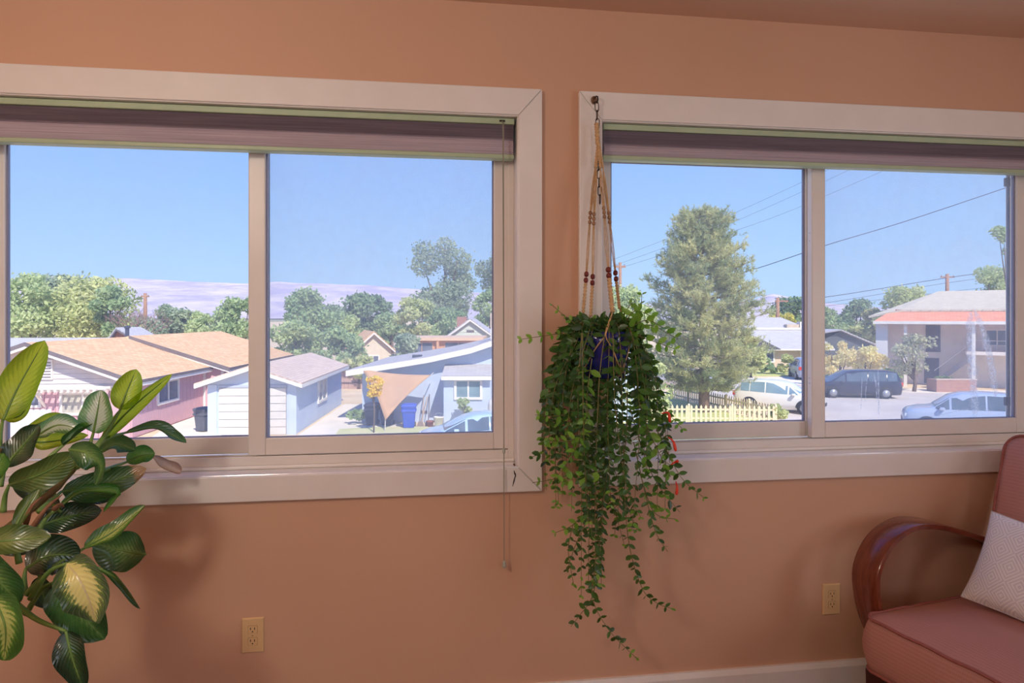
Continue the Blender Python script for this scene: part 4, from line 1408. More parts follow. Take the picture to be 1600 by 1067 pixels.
# mountains: a wide eroded range
def mountains():
    rng = np.random.default_rng(4)
    tabs = [rng.random((96, 96)) for _ in range(6)]

    def vn(x, y, t):
        xi = np.floor(x).astype(int); yi = np.floor(y).astype(int)
        fx = x - xi; fy = y - yi
        fx = fx * fx * (3 - 2 * fx); fy = fy * fy * (3 - 2 * fy)
        a = t[xi % 96, yi % 96]; b = t[(xi + 1) % 96, yi % 96]; c = t[xi % 96, (yi + 1) % 96]; d = t[(xi + 1) % 96, (yi + 1) % 96]
        return (a * (1 - fx) + b * fx) * (1 - fy) + (c * (1 - fx) + d * fx) * fy
    prof_x = [-900, -200, 20, 60, 130, 200, 300, 385, 430, 500, 580, 650, 720, 820, 950, 1100, 1170, 1190, 1206, 1225, 1255, 1300, 1400, 1600, 2200]
    prof_y = [440, 432, 432, 427, 431, 431, 437, 440, 437, 440, 443, 449, 453, 458, 470, 478, 470, 462, 456, 460, 465, 472, 480, 478, 476]
    na, nr = 420, 46
    pxs = np.linspace(-900, 2200, na)
    crest = np.interp(pxs, prof_x, prof_y)
    V_ = np.zeros((na, nr, 3)); d0, d1 = 2600.0, 5200.0
    for j in range(nr):
        t = j / (nr - 1)
        d = d0 + (d1 - d0) * t
        cx = (pxs - 800) / F * d
        X = cx * CT + d * ST; Y = CAMY - cx * ST + d * CT
        H = (HZ - crest) / F * d1 * 0.96
        env = (0.02 + 0.98 * t ** 1.25)
        rid = 0
        amp = 1.0; fr = 1 / 520.0
        for o in range(5):
            nz = vn(X * fr + 40, Y * fr + 40, tabs[o])
            rid = rid + amp * (1 - np.abs(2 * nz - 1))
            amp *= 0.5; fr *= 2.1
        rid = rid / 1.94 - 0.5
        h = H * env + rid * (70 * (1 - t) + 14) * min(1, t * 4 + 0.05) * 1.1
        V_[:, j, 0] = X; V_[:, j, 1] = Y; V_[:, j, 2] = GROUND + 4.87 + h - 8
    idx = np.arange(na * nr).reshape(na, nr)
    Fc = np.stack([idx[:-1, :-1], idx[1:, :-1], idx[1:, 1:], idx[:-1, 1:]], -1).reshape(-1, 4)
    n = NT('haze_tinted_rock')
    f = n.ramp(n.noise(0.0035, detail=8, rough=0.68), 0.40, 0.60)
    col = n.mix(f, lin(178, 170, 192), lin(210, 198, 196))  # rock tone shifted to lavender, putting distance haze into the colour
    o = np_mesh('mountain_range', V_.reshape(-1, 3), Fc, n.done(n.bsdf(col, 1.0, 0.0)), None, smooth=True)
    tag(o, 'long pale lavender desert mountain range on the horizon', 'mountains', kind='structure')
    # plain in front of the range
    m = MB().box(-6000, 7000, 900, 5600, GROUND - 2, GROUND - 0.4)
    tag(m.build('valley_floor', paint('valley_floor', (176, 168, 150), (150, 156, 128), 0.01, 1.0, 0.0), fix=False), 'flat valley floor before the mountains', 'ground', kind='structure')


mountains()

# ================================================================== HOUSES
HROT = -TH + math.radians(3.6)        # the lots on the left are turned a little from the camera
M_PINK = paint('dusty_pink_siding', (216, 172, 180), (208, 162, 170), 2, 0.85, 0.2)
M_WHITE = paint('white_house_trim', (242, 236, 230), (234, 226, 220), 3, 0.7, 0.3)
M_GABLE = paint('pale_grey_siding', (226, 216, 214), (216, 206, 206), 2, 0.85, 0.2)
M_BLUEW = paint('light_blue_stucco', (200, 212, 233), (192, 204, 227), 1.2, 0.9, 0.1, 0.2, 20)
M_FASC = paint('grey_brown_fascia', (122, 110, 112), (110, 98, 102), 3, 0.8)
M_PANE = paint('dark_window_glass', (120, 128, 148), (88, 96, 116), 2, 0.15, 0.6)
M_PANEW = paint('blind_behind_glass', (206, 198, 180), (160, 156, 150), 3, 0.3, 0.5)


def shingle_mat(name, c1, c2, c3, sc=1.0):
    n = NT(name)
    br = n.t.nodes.new('ShaderNodeTexBrick')
    n.put(br.inputs['Vector'], n.coord('UV'))
    n.put(br.inputs['Color1'], lin(*c1)); n.put(br.inputs['Color2'], lin(*c2)); n.put(br.inputs['Mortar'], lin(*c3))
    n.put(br.inputs['Scale'], 1.0 * sc); n.put(br.inputs['Mortar Size'], 0.012)
    n.put(br.inputs['Brick Width'], 0.42); n.put(br.inputs['Row Height'], 0.16)
    col = n.mix(n.math('MULTIPLY', n.ramp(n.noise(0.9), 0.3, 0.7), 0.35), br.outputs['Color'], lin(*c2))
    return n.done(n.bsdf(col, 0.95, 0.1, n.bump(br.outputs['Fac'], -0.4, 0.02)))


M_ORANGE = shingle_mat('orange_tan_shingle', (244, 204, 160), (228, 180, 136), (186, 142, 108))
M_TAN = shingle_mat('pinkish_tan_shingle', (234, 210, 190), (220, 192, 174), (188, 164, 150))
M_GREYR = shingle_mat('grey_shingle', (204, 200, 204), (188, 184, 190), (158, 156, 164))
M_PALER = shingle_mat('pale_grey_shingle', (206, 200, 198), (188, 182, 182), (160, 154, 156))
M_REDR = shingle_mat('orange_red_tile', (246, 172, 138), (234, 152, 120), (196, 118, 94))
M_BRICK = shingle_mat('red_brown_brick', (182, 130, 112), (164, 112, 98), (196, 176, 164), 2.0)


def slab(name, quad, th, mat, parent):
    """roof slope: quad given eave-left, eave-right, ridge-right, ridge-left; thickness downwards; UV in metres"""
    q = [Vector(p) for p in quad]
    m = MB(); n = len(q)
    m.add(q + [p - Vector((0, 0, th)) for p in q], [tuple(range(n)), tuple(range(2 * n - 1, n - 1, -1))] + [(i, n + i, n + (i + 1) % n, (i + 1) % n) for i in range(n)])
    o = m.build(name, mat, parent)
    me = o.data
    ul = me.uv_layers.new(name='UVMap')
    e = (q[1] - q[0]).normalized(); nn = (q[1] - q[0]).cross(q[-1] - q[0]).normalized(); up = nn.cross(e)
    for l in me.loops:
        c = me.vertices[l.vertex_index].co - q[0]
        ul.data[l.index].uv = (c.dot(e), c.dot(up))
    return o


def uv_box(o):
    me = o.data
    ul = me.uv_layers.new(name='UVMap')
    for pl in me.polygons:
        nr = pl.normal
        for li in pl.loop_indices:
            c = me.vertices[me.loops[li].vertex_index].co
            ul.data[li].uv = (c.x + c.y, c.z) if abs(nr.z) < 0.7 else (c.x, c.y)
    return o


def gable_roof(par, xl, xr, xrg, ze, zr, y0, y1, mat, fmat=None, th=0.10, fasc=0.16):
    """ridge along y; eaves at xl / xr"""
    slab('roof_slope', [(xl, y1, ze), (xl, y0, ze), (xrg, y0, zr), (xrg, y1, zr)], th, mat, par)
    slab('roof_slope', [(xr, y0, ze), (xr, y1, ze), (xrg, y1, zr), (xrg, y0, zr)], th, mat, par)
    f = fmat or M_WHITE
    t = th
    for (xa, xb) in ((xl, xrg), (xr, xrg)):
        MB().prism([(xa, y0 + 0.005, ze - t), (xb, y0 + 0.005, zr - t), (xb, y0 + 0.005, zr - t - fasc), (xa, y0 + 0.005, ze - t - fasc)], (0, 0.05, 0)).build('rake_board', f, par)
    for xa, s in ((xl, 1), (xr, -1)):
        MB().box(min(xa, xa + s * 0.04), max(xa, xa + s * 0.04), y0 + 0.06, y1, ze - t - fasc, ze - t).build('eave_board', f, par, fix=False)


def body(par, x0, x1, xr, y0, y1, ze, zr, mat, name='wall'):
    return MB().prism([(x0, y0, 0), (x1, y0, 0), (x1, y0, ze), (xr, y0, zr), (x0, y0, ze)], (0, y1 - y0, 0)).build(name, mat, par)


def hwindow(par, face, c, a0, a1, z0, z1, pane=None, mull=1, fw=0.10, fm=None):
    """window on a wall: face 'front' (plane y=c) or 'right' (plane x=c); parts window > pane"""
    m = MB(); pm = []

    def bxx(u0, u1, w0, w1, d0, d1):
        if face == 'front':
            return (u0, u1, c - d1, c - d0, w0, w1)
        return (c + d0, c + d1, u0, u1, w0, w1)
    m.box(*bxx(a0, a0 + fw, z0, z1, 0, 0.07)); m.box(*bxx(a1 - fw, a1, z0, z1, 0, 0.07))
    m.box(*bxx(a0 + fw, a1 - fw, z0, z0 + fw, 0, 0.07)); m.box(*bxx(a0 + fw, a1 - fw, z1 - fw, z1, 0, 0.07))
    for k in range(mull):
        u = a0 + (a1 - a0) * (k + 1) / (mull + 1)
        m.box(*bxx(u - fw * 0.35, u + fw * 0.35, z0 + fw, z1 - fw, 0, 0.06))
    w_ = m.build('window', fm or M_WHITE, par, fix=False)
    for k in range(mull + 1):
        u0 = a0 + fw + (a1 - a0 - 2 * fw) * k / (mull + 1); u1 = a0 + fw + (a1 - a0 - 2 * fw) * (k + 1) / (mull + 1)
        MB().box(*bxx(u0, u1, z0 + fw, z1 - fw, 0.0, 0.025)).build('pane', pane or M_PANE, w_, fix=False)
    return w_


# ---- pink house (nearer wing and the wing behind it)
ph = thing('pink_house', 'single storey pink house with orange tan shingle roof and white trellis', 'house', cam2w(-15.35, 25.8, 0), HROT)
body(ph, -7.48, 0, -3.74, 0, 7.0, 2.42, 3.74, M_PINK)
gable_roof(ph, -7.95, 0.45, -3.74, 2.40, 3.92, -0.55, 7.0, M_ORANGE, M_WHITE)
# brown edge of the shingles over the white rake board
for xa in (-7.95, 0.45):
    MB().prism([(xa, -0.57, 2.41), (-3.74, -0.57, 3.93), (-3.74, -0.57, 3.78), (xa, -0.57, 2.26)], (0, 0.03, 0)).build('drip_edge', M_FASC, ph)
MB().box(0.44, 0.48, -0.55, 7.0, 2.28, 2.40).build('drip_edge', M_FASC, ph, fix=False)
# vertical siding boards on the side wall
sb = None
for k in range(17):
    y = 0.02 + k * 0.41
    if sb is None:
        sb = MB().box(0, 0.035, 0, 0.385, 0.05, 2.36).build('siding_board', M_PINK, ph, fix=False); o = sb
    else:
        o = part('siding_board', sb, ph)
    o.location = (0, y, 0)
sb = None
for k in range(18):
    if sb is None:
        sb = MB().box(0, 0.385, -0.035, 0, 0.05, 2.02).build('siding_board', M_PINK, ph, fix=False); o = sb
    else:
        o = part('siding_board', sb, ph)
    o.location = (-7.46 + k * 0.415, 0, 0)
# pale lap siding boards in the gable
for k in range(8):
    z = 2.05 + k * 0.20
    def hw(zz): return 3.74 if zz <= 2.42 else 3.74 * (3.74 - zz) / (3.74 - 2.42)
    a, b = hw(z), hw(z + 0.19)
    if b < 0.1: continue
    MB().prism([(-3.74 - a, -0.06, z), (-3.74 + a, -0.06, z), (-3.74 + b, -0.03, z + 0.19), (-3.74 - b, -0.03, z + 0.19)], (0, 0.05, 0)).build('gable_board', M_GABLE, ph)
# louvred gable vent
v_ = bx('gable_vent', M_WHITE, ph, -3.62, -2.98, -0.11, -0.02, 2.42, 3.22)
for k in range(6):
    bx('louvre', M_FASC, v_, -3.56, -3.04, -0.125, -0.11, 2.50 + k * 0.115, 2.54 + k * 0.115)
# trellis over the front windows
for k in range(13):
    bx('trellis_rafter', M_WHITE, ph, -3.75 + k * 0.245, -3.68 + k * 0.245, -0.75, -0.03, 1.98, 2.08)
for y in (-0.70, -0.40, -0.12):
    bx('trellis_beam', M_WHITE, ph, -3.9, -0.62, y, y + 0.06, 2.08, 2.16)
for x in (-3.35, -0.85):
    MB().prism([(x, -0.03, 1.30), (x, -0.70, 1.98), (x, -0.60, 1.98), (x, -0.03, 1.42)], (0.07, 0, 0)).build('trellis_bracket', M_WHITE, ph)
hwindow(ph, 'front', -0.035, -2.72, -0.95, 0.98, 1.92, M_PANEW, 1, 0.10)
hwindow(ph, 'front', -0.035, -4.9, -3.42, 1.30, 1.92, M_PANE, 1, 0.10)
bx('door_panel', M_GABLE, ph, -5.2, -3.05, -0.06, -0.03, 0.05, 1.24)
hwindow(ph, 'right', 0.035, 2.0, 4.05, 1.06, 2.12, M_PANE, 1, 0.12)
bx('downspout', M_WHITE, ph, 0.03, 0.13, 6.85, 6.95, 0, 2.3)
# rear wing, wider
body(ph, -7.4, 0.95, -3.5, 7.0, 18.0, 2.40, 3.78, M_PINK, 'rear_wall')
gable_roof(ph, -7.9, 1.42, -3.5, 2.36, 3.98, 6.6, 18.4, M_ORANGE, M_WHITE)
MB().prism([(1.44, 6.58, 2.37), (-3.5, 6.58, 3.99), (-3.5, 6.58, 3.80), (1.44, 6.58, 2.18)], (0, 0.03, 0)).build('drip_edge', M_FASC, ph)
MB().box(1.41, 1.45, 6.6, 18.4, 2.24, 2.36).build('drip_edge', M_FASC, ph, fix=False)
bx('downspout', M_WHITE, ph, 0.90, 1.02, 6.90, 7.02, 0, 2.3)
hwindow(ph, 'right', 0.95, 9.0, 10.6, 1.1, 2.1, M_PANE, 1, 0.12)

# ---- grey roofed house behind it
gh = thing('grey_roof_house', 'low house with grey roof and vent pipe behind the pink house', 'house', cam2w(-27.5, 41.5, 0), HROT)
bx('wall', M_GABLE, gh, -8, 6.5, 0, 7, 0, 2.3)
slab('roof_slope', [(-8.5, -0.5, 2.25), (7, -0.5, 2.25), (7, 3.5, 3.5), (-8.5, 3.5, 3.5)], 0.12, M_GREYR, gh)
slab('roof_slope', [(7, 7.5, 2.25), (-8.5, 7.5, 2.25), (-8.5, 3.5, 3.5), (7, 3.5, 3.5)], 0.12, M_GREYR, gh)
MB().lathe([(0.13, 0), (0.13, 0.95), (0.20, 0.97), (0.20, 1.1), (0.02, 1.15)], 10, (0.85, 3.1, 3.2)).build('vent_pipe', paint('dark_vent', (66, 70, 88), None, 1, 0.5), gh)
# ---- small orange shed
os_ = thing('orange_shed', 'small orange shed with grey roof among the trees behind the pink house', 'shed', cam2w(-30.1, 50, 0), HROT)
body(os_, -1.1, 1.0, -0.6, 0, 3, 3.2, 4.0, paint('orange_boards', (216, 138, 96), (200, 120, 84), 3, 0.8))
gable_roof(os_, -1.4, 1.3, -0.6, 3.05, 4.15, -0.4, 3.3, M_GREYR, M_FASC)

# ---- blue garage
bg_ = thing('blue_garage', 'light blue garage with white door and pinkish tan roof', 'garage', cam2w(-9.05, 26.8, 0), HROT)
GW = 3.55
body(bg_, -GW, 0, -GW / 2, 0, 9.4, 2.15, 2.72, M_BLUEW)
gable_roof(bg_, -GW - 0.42, 0.36, -GW / 2, 2.20, 2.92, -0.45, 9.75, M_TAN, M_WHITE, 0.06, 0.15)
M_GD = paint('garage_door_white', (224, 218, 212), (216, 210, 204), 3, 0.7)
d_ = bx('garage_door', paint('garage_door_groove', (170, 166, 166), None, 1, 0.8), bg_, -GW + 0.42, -0.38, -0.03, 0, 0, 1.98)
for k in range(6):
    bx('door_panel', M_GD, d_, -GW + 0.44, -0.40, -0.055, -0.03, 0.02 + k * 0.325, 0.32 + k * 0.325)
bx('door_header', M_GREYR if False else paint('grey_blue_header_board', (176, 184, 204), None, 1, 0.8), bg_, -GW + 0.40, -0.36, -0.05, 0, 1.98, 2.08)  # door header in one even grey-blue
bx('corner_board', M_BLUEW, bg_, -0.30, 0.03, -0.045, 0.0, 0, 2.1)
bx('corner_board', M_BLUEW, bg_, -GW - 0.03, -GW + 0.34, -0.045, 0.0, 0, 2.1)
hwindow(bg_, 'right', 0.0, 3.75, 5.55, 0.78, 1.93, paint('pale_glass', (150, 160, 168), (120, 130, 140), 2, 0.2), 1, 0.11)

# ---- blue house
bh = thing('blue_house', 'light blue house with low pale roof and small window bay', 'house', cam2w(-7.0, 29.9, 0), -TH)
pr = [(-0.62, 2.47), (3.2, 3.10), (5.1, 3.52), (6.6, 4.02), (9.0, 4.55), (13.5, 2.9)]
MB().prism([(0, 0, 0), (13.0, 0, 0), (13.0, 0, 2.9)] + [(x, 0, z - 0.25) for x, z in pr[::-1][1:-1]] + [(0, 0, 2.32)], (0, 9.5, 0)).build('wall', M_BLUEW, bh)
for i in range(len(pr) - 1):
    (xa, za), (xb, zb) = pr[i], pr[i + 1]
    slab('roof_slope', [(xa, 9.8, za), (xa, -0.55, za), (xb, -0.55, zb), (xb, 9.8, zb)], 0.07, M_PALER, bh)
    MB().prism([(xa, -0.58, za - 0.02), (xb, -0.58, zb - 0.02), (xb, -0.58, zb - 0.27), (xa, -0.58, za - 0.27)], (0, 0.05, 0)).build('rake_board', M_WHITE, bh)
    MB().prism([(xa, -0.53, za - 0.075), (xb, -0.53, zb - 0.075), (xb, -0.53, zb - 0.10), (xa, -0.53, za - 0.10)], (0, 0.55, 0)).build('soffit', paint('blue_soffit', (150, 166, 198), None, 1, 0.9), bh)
bx('eave_board', M_WHITE, bh, -0.62, -0.57, -0.53, 9.8, 2.20, 2.42)
bx('roof_vent', paint('dark_roof_vent', (72, 76, 92), None, 1, 0.7), bh, 2.15, 2.6, 1.2, 1.5, 2.93, 3.08)
# bay
bay0, bay1 = 3.95, 6.05
bx('bay_wall', M_BLUEW, bh, bay0, bay1, -1.35, 0, 0, 2.35)
slab('bay_roof', [(bay0 - 0.07, -1.62, 2.33), (bay1 + 0.07, -1.62, 2.33), (bay1 + 0.07, 0, 2.72), (bay0 - 0.07, 0, 2.72)], 0.06, M_PALER, bh)
bx('eave_board', M_WHITE, bh, bay0 - 0.08, bay1 + 0.08, -1.66, -1.61, 2.13, 2.30)
hwindow(bh, 'front', -1.35, 4.42, 5.68, 1.24, 2.17, paint('teal_glass', (140, 168, 178), (110, 134, 146), 2, 0.2), 1, 0.11)
bx('crawl_vent', M_FASC, bh, 2.75, 3.05, -0.03, 0, 0.42, 0.55)
# evaporative cooler on its roof
ec = thing('roof_cooler', 'beige evaporative cooler on legs on the blue house roof', 'cooler', cam2w(-0.72, 31.5, 0) , -TH)
mC = paint('beige_cooler', (216, 196, 172), (202, 182, 160), 3, 0.6)
bx('cabinet', mC, ec, -0.35, 0.45, 0, 0.8, 4.42, 5.12)
for k in range(5):
    bx('louvre', paint('cooler_louvre', (176, 156, 134), None, 1, 0.7), ec, -0.28, 0.38, -0.02, 0.0, 4.52 + k * 0.11, 4.56 + k * 0.11)
for x, y in ((-0.33, 0.02), (0.40, 0.02), (-0.33, 0.74), (0.40, 0.74)):
    bx('leg', M_WHITE, ec, x, x + 0.05, y, y + 0.05, 3.7, 4.42)

# ---- shade sail
def sail():
    A, B, C_ = D(566, 577, 29.4), D(673, 586, 28.9), D(602, 657, 27.6)
    n = 14
    ctr = (A + B + C_) / 3
    vs = []; fs = []; idx = {}
    for i in range(n + 1):
        for j in range(n + 1 - i):
            u, v = i / n, j / n; w_ = 1 - u - v
            p = A * w_ + B * u + C_ * v
            pull = 0.14 * (4 * w_ * u * (1 - v) + 4 * u * v * (1 - w_) + 4 * v * w_ * (1 - u)) * 0.8
            p = p.lerp(ctr, pull) + Vector((0, 0, -0.25 * 27 * u * v * w_ * 0.6))
            idx[(i, j)] = len(vs); vs.append(p)
    for i in range(n):
        for j in range(n - i):
            fs.append((idx[(i, j)], idx[(i + 1, j)], idx[(i, j + 1)]))
            if j < n - i - 1:
                fs.append((idx[(i + 1, j)], idx[(i + 1, j + 1)], idx[(i, j + 1)]))
    o = MB().add(vs, fs).build('shade_sail', paint('tan_sail_cloth', (206, 166, 132), (194, 154, 122), 2, 0.9, 0.1), None, True)
    s = o.modifiers.new('thick', 'SOLIDIFY'); s.thickness = 0.02
    tag(o, 'tan triangular shade sail stretched from the blue house to the ground', 'shade sail')
    mr = paint('sail_rope', (206, 200, 190), None, 1, 0.8)
    for a, b in ((A, A + Vector((-0.1, 0.5, 0.1))), (B, B + Vector((0.12, 0.5, 0.06))), (C_, Vector((C_.x, C_.y - 0.15, GROUND + 0.02)))):
        MB().tube([a, b], 0.02, 6).build('tie_rope', mr, o)


sail()

# ---- far houses
def simple_house(name, label, cx, d, w, dp, ze, zr, wall, roof, along='x', rz=0.0, chimney=None, wins=()):
    t = thing(name, label, 'house', cam2w(cx, d, 0), -TH + rz)
    h = w / 2
    if along == 'y':
        body(t, -h, h, 0, 0, dp, ze, zr - 0.15, wall)
        gable_roof(t, -h - 0.4, h + 0.4, 0, ze - 0.05, zr, -0.4, dp + 0.4, roof)
    else:
        MB().prism([(-h, 0, 0), (-h, 0, ze), (-h, dp / 2, zr - 0.15), (-h, dp, ze), (-h, dp, 0)], (w, 0, 0)).build('wall', wall, t)
        slab('roof_slope', [(-h - .4, -.4, ze - .1), (h + .4, -.4, ze - .1), (h + .4, dp / 2, zr), (-h - .4, dp / 2, zr)], .1, roof, t)
        slab('roof_slope', [(h + .4, dp + .4, ze - .1), (-h - .4, dp + .4, ze - .1), (-h - .4, dp / 2, zr), (h + .4, dp / 2, zr)], .1, roof, t)
        bx('eave_board', M_WHITE, t, -h - .4, h + .4, -.44, -.40, ze - .3, ze - .1)
    for (a0, a1, z0, z1) in wins:
        hwindow(t, 'front', 0, a0, a1, z0, z1, M_PANE, 1, 0.10)
    if chimney:
        uv_box(MB().box(chimney[0], chimney[0] + 0.9, 1.6, 2.4, 2.5, chimney[1]).build('chimney', M_BRICK, t, fix=False))
    return t


simple_house('tan_roof_house', 'small house with pale tan roof among the trees behind the garage', -11.9, 55, 3.0, 6, 2.1, 3.75, paint('cream_wall', (226, 212, 190), (214, 200, 180), 2, 0.85), M_ORANGE, 'y', 0.35, None, ((-0.6, 0.5, 0.9, 1.7),))
fl = thing('flat_roof_building', 'long flat roofed orange tan building behind the blue house', 'building', cam2w(-8.4, 52, 0), -TH)
mO = paint('orange_tan_stucco', (222, 172, 138), (208, 158, 126), 2, 0.85)
bx('wall', mO, fl, 0, 5.8, 0, 6, 0, 3.05)
bx('roof_edge', paint('pale_roof_edge', (226, 190, 160), None, 1, 0.8), fl, -0.3, 6.1, -0.4, 6.2, 3.05, 3.30)
hwindow(fl, 'front', 0, 0.15, 2.0, 2.0, 2.95, M_PANE, 1, 0.07, mO)
hwindow(fl, 'front', 0, 2.9, 5.2, 2.0, 2.95, M_PANE, 1, 0.07, mO)
bx('post', mO, fl, 2.3, 2.5, -0.35, -0.15, 0, 3.05)
gw = simple_house('white_gable_house', 'pale green white gabled house with brick chimney behind the flat building', -3.9, 60, 5.6, 8, 2.6, 4.85, paint('mint_white_boards', (222, 226, 212), (212, 216, 202), 3, 0.8), M_GREYR, 'y', 0, (-1.4, 5.0))
for k in range(7):
    z = 2.7 + k * 0.28; hw_ = 2.8 * (4.7 - z) / 2.1
    if hw_ > 0.2:
        bx('lap_board', paint('mint_white_boards', (222, 226, 212)), gw, -hw_, hw_, -0.04, 0, z, z + 0.24)
bx('attic_vent', M_FASC, gw, -0.35, 0.35, -0.07, -0.04, 3.55, 3.75)

# ---- house with grey hip roof across the street (seen right of the pine)
hp = thing('grey_hip_house', 'beige house with layered grey hip roof across the street', 'house', cam2w(23.0, 60, 0), -TH)
mB = paint('beige_pink_wall', (222, 196, 180), (210, 184, 168), 2, 0.85)
bx('wall', mB, hp, -1.2, 6.3, 0, 9, 0, 2.1)
slab('roof_slope', [(-2.2, -0.7, 2.05), (6.9, -0.7, 2.05), (6.9, 4.0, 3.75), (-2.2, 4.0, 3.75)], 0.12, M_GREYR, hp)
slab('upper_roof', [(-3.0, 4.0, 3.75), (6.9, 4.0, 3.75), (5.4, 7.6, 4.95), (2.2, 7.6, 4.95)], 0.12, M_GREYR, hp)
bx('eave_board', M_WHITE, hp, -2.2, 6.9, -0.74, -0.70, 1.88, 2.03)
bx('roof_flashing', M_WHITE, hp, 1.2, 6.2, 3.72, 3.80, 3.70, 3.92)
MB().prism([(-0.6, -0.80, 2.0), (1.9, -0.80, 2.0), (-0.1, -0.80, 3.0)], (0, 1.5, 0)).build('porch_gable', paint('dark_porch_gable', (86, 82, 96), None, 1, 0.8), hp)
bx('roof_unit', mC, hp, 4.6, 5.8, 4.2, 5.0, 3.85, 4.25)
bx('roof_unit', M_WHITE, hp, 5.9, 6.6, 4.2, 5.0, 3.8, 4.5)
hwindow(hp, 'front', 0, -0.6, 1.6, 0.7, 1.8, M_PANE, 1, 0.12)
hwindow(hp, 'front', 0, 4.0, 5.9, 0.7, 1.8, M_PANE, 1, 0.12)
# ---- dark gabled house behind the orange tree
dh = thing('dark_gable_house', 'dark gabled house with grey roof behind the orange leaved tree', 'house', cam2w(34.0, 66, 0), -TH)
mD = paint('dark_green_grey_wall', (92, 98, 104), (78, 84, 92), 2, 0.85)
MB().prism([(-2.5, 0, 0), (3.3, 0, 0), (3.3, 0, 2.2), (0.2, 0, 3.6), (-2.5, 0, 2.4)], (0, 8, 0)).build('wall', mD, dh)
slab('roof_slope', [(-5.0, -0.3, 2.9), (-0.3, -0.5, 3.72), (-0.3, 8, 3.72), (-5.0, 8, 2.9)][::1], 0.12, M_GREYR, dh)
slab('roof_slope', [(3.8, -0.5, 2.0), (3.8, 8, 2.0), (-0.3, 8, 3.72), (-0.3, -0.5, 3.72)], 0.12, M_GREYR, dh)

# ---- two storey apartment house on the right
AR = -TH - math.radians(32)
ap = thing('two_storey_house', 'two storey beige house with orange tile skirt roof and outside stair', 'house', cam2w(26.6, 46.8, 0), AR)
mW = paint('beige_grey_stucco', (234, 222, 214), (224, 212, 206), 1.5, 0.9)
M_OLIVE = shingle_mat('olive_grey_shingle', (222, 208, 186), (206, 194, 174), (176, 168, 152))
bx('wall', mW, ap, 0.75, 14, 2.2, 9, 0, 5.1)
bx('end_wall', paint('pale_end_wall', (222, 220, 224), None, 1, 0.8), ap, 0, 0.75, 0, 2.6, 0, 4.6)
bx('balcony_slab', mW, ap, 5.4, 14, 0.2, 2.2, 2.35, 2.58)
slab('tile_skirt_roof', [(-0.15, -0.55, 4.62), (14.5, -0.55, 4.62), (14.5, 1.2, 5.40), (0.9, 1.2, 5.40)], 0.10, M_REDR, ap)
bx('gutter', M_WHITE, ap, -0.15, 14.5, -0.64, -0.54, 4.45, 4.66)
bx('roof_trim', paint('dark_red_trim', (168, 84, 70), None, 1, 0.8), ap, 1.2, 14.5, 1.10, 1.22, 5.38, 5.50)
slab('main_roof', [(-0.5, 0.5, 5.02), (1.6, 1.0, 5.46), (14.5, 1.0, 5.46), (14.5, 5.5, 6.95), (4.0, 5.5, 6.95)], 0.12, M_OLIVE, ap)
slab('main_roof', [(-0.5, 10.0, 5.02), (-0.5, 0.5, 5.02), (4.0, 5.5, 6.95)], 0.12, M_OLIVE, ap)
for x in (1.75, 5.7, 9.5):
    bx('post', M_WHITE, ap, x, x + 0.2, -0.30, -0.10, 0, 4.5)
bx('upper_door', paint('dark_door', (98, 96, 116), (84, 84, 104), 2, 0.5), ap, 3.1, 4.0, 2.14, 2.2, 2.4, 4.35)
bx('lower_door', paint('dark_door', (98, 96, 116)), ap, 3.0, 3.9, 2.14, 2.2, 0.1, 1.95)
hwindow(ap, 'front', 2.2, 6.6, 8.0, 2.9, 4.1, M_PANE, 1, 0.1)
MB().prism([(3.6, 1.2, 0.0), (3.6, 1.2, 0.40), (6.0, 1.2, 2.58), (6.0, 1.2, 2.10)], (0, 0.12, 0)).build('stair_stringer', paint('stair_stringer', (176, 168, 172), None, 1, 0.8), ap)
for k in range(12):
    bx('stair_step', mW, ap, 3.65 + k * 0.195, 3.90 + k * 0.195, 1.32, 2.15, 0.17 + k * 0.18, 0.21 + k * 0.18)
MB().tube([(3.6, 1.25, 1.1), (6.0, 1.25, 3.3), (14, 1.25, 3.3)], 0.03, 6).build('handrail', M_WHITE, ap)
for x in (6.4, 7.2, 8.0):
    MB().tube([(x, 1.25, 2.5), (x, 1.25, 3.3)], 0.02, 6).build('baluster', M_WHITE, ap)
# brick planters in front of it
for nm, lb, cx, d, w_, h_ in (('brick_planter', 'low red brown brick planter below the outside stair', 27.6, 41.6, 2.6, 0.85), ('brick_planter', 'short brick planter wall behind the dark minivan', 24.9, 43.2, 1.4, 0.75)):
    t = thing(nm, lb, 'planter', cam2w(cx, d, 0), -TH, 'brick planters before the two storey house')
    m = MB(); m.box(0, w_, 0, 0.2, 0, h_); m.box(0, w_, 0.8, 1.0, 0, h_); m.box(0, 0.2, 0.2, 0.8, 0, h_); m.box(w_ - 0.2, w_, 0.2, 0.8, 0, h_)
    uv_box(m.build('brick_wall', M_BRICK, t, fix=False))
    bx('cap', paint('planter_cap', (206, 184, 170), None, 1, 0.8), t, -0.03, w_ + 0.03, -0.03, 0.23, h_, h_ + 0.06)
    bx('soil', paint('planter_soil', (88, 70, 56), None, 1, 0.95), t, 0.2, w_ - 0.2, 0.2, 0.8, h_ - 0.25, h_ - 0.12)

# ---- fences
M_FENCE = paint('cream_picket_paint', (240, 218, 180), (230, 206, 168), 3, 0.75)


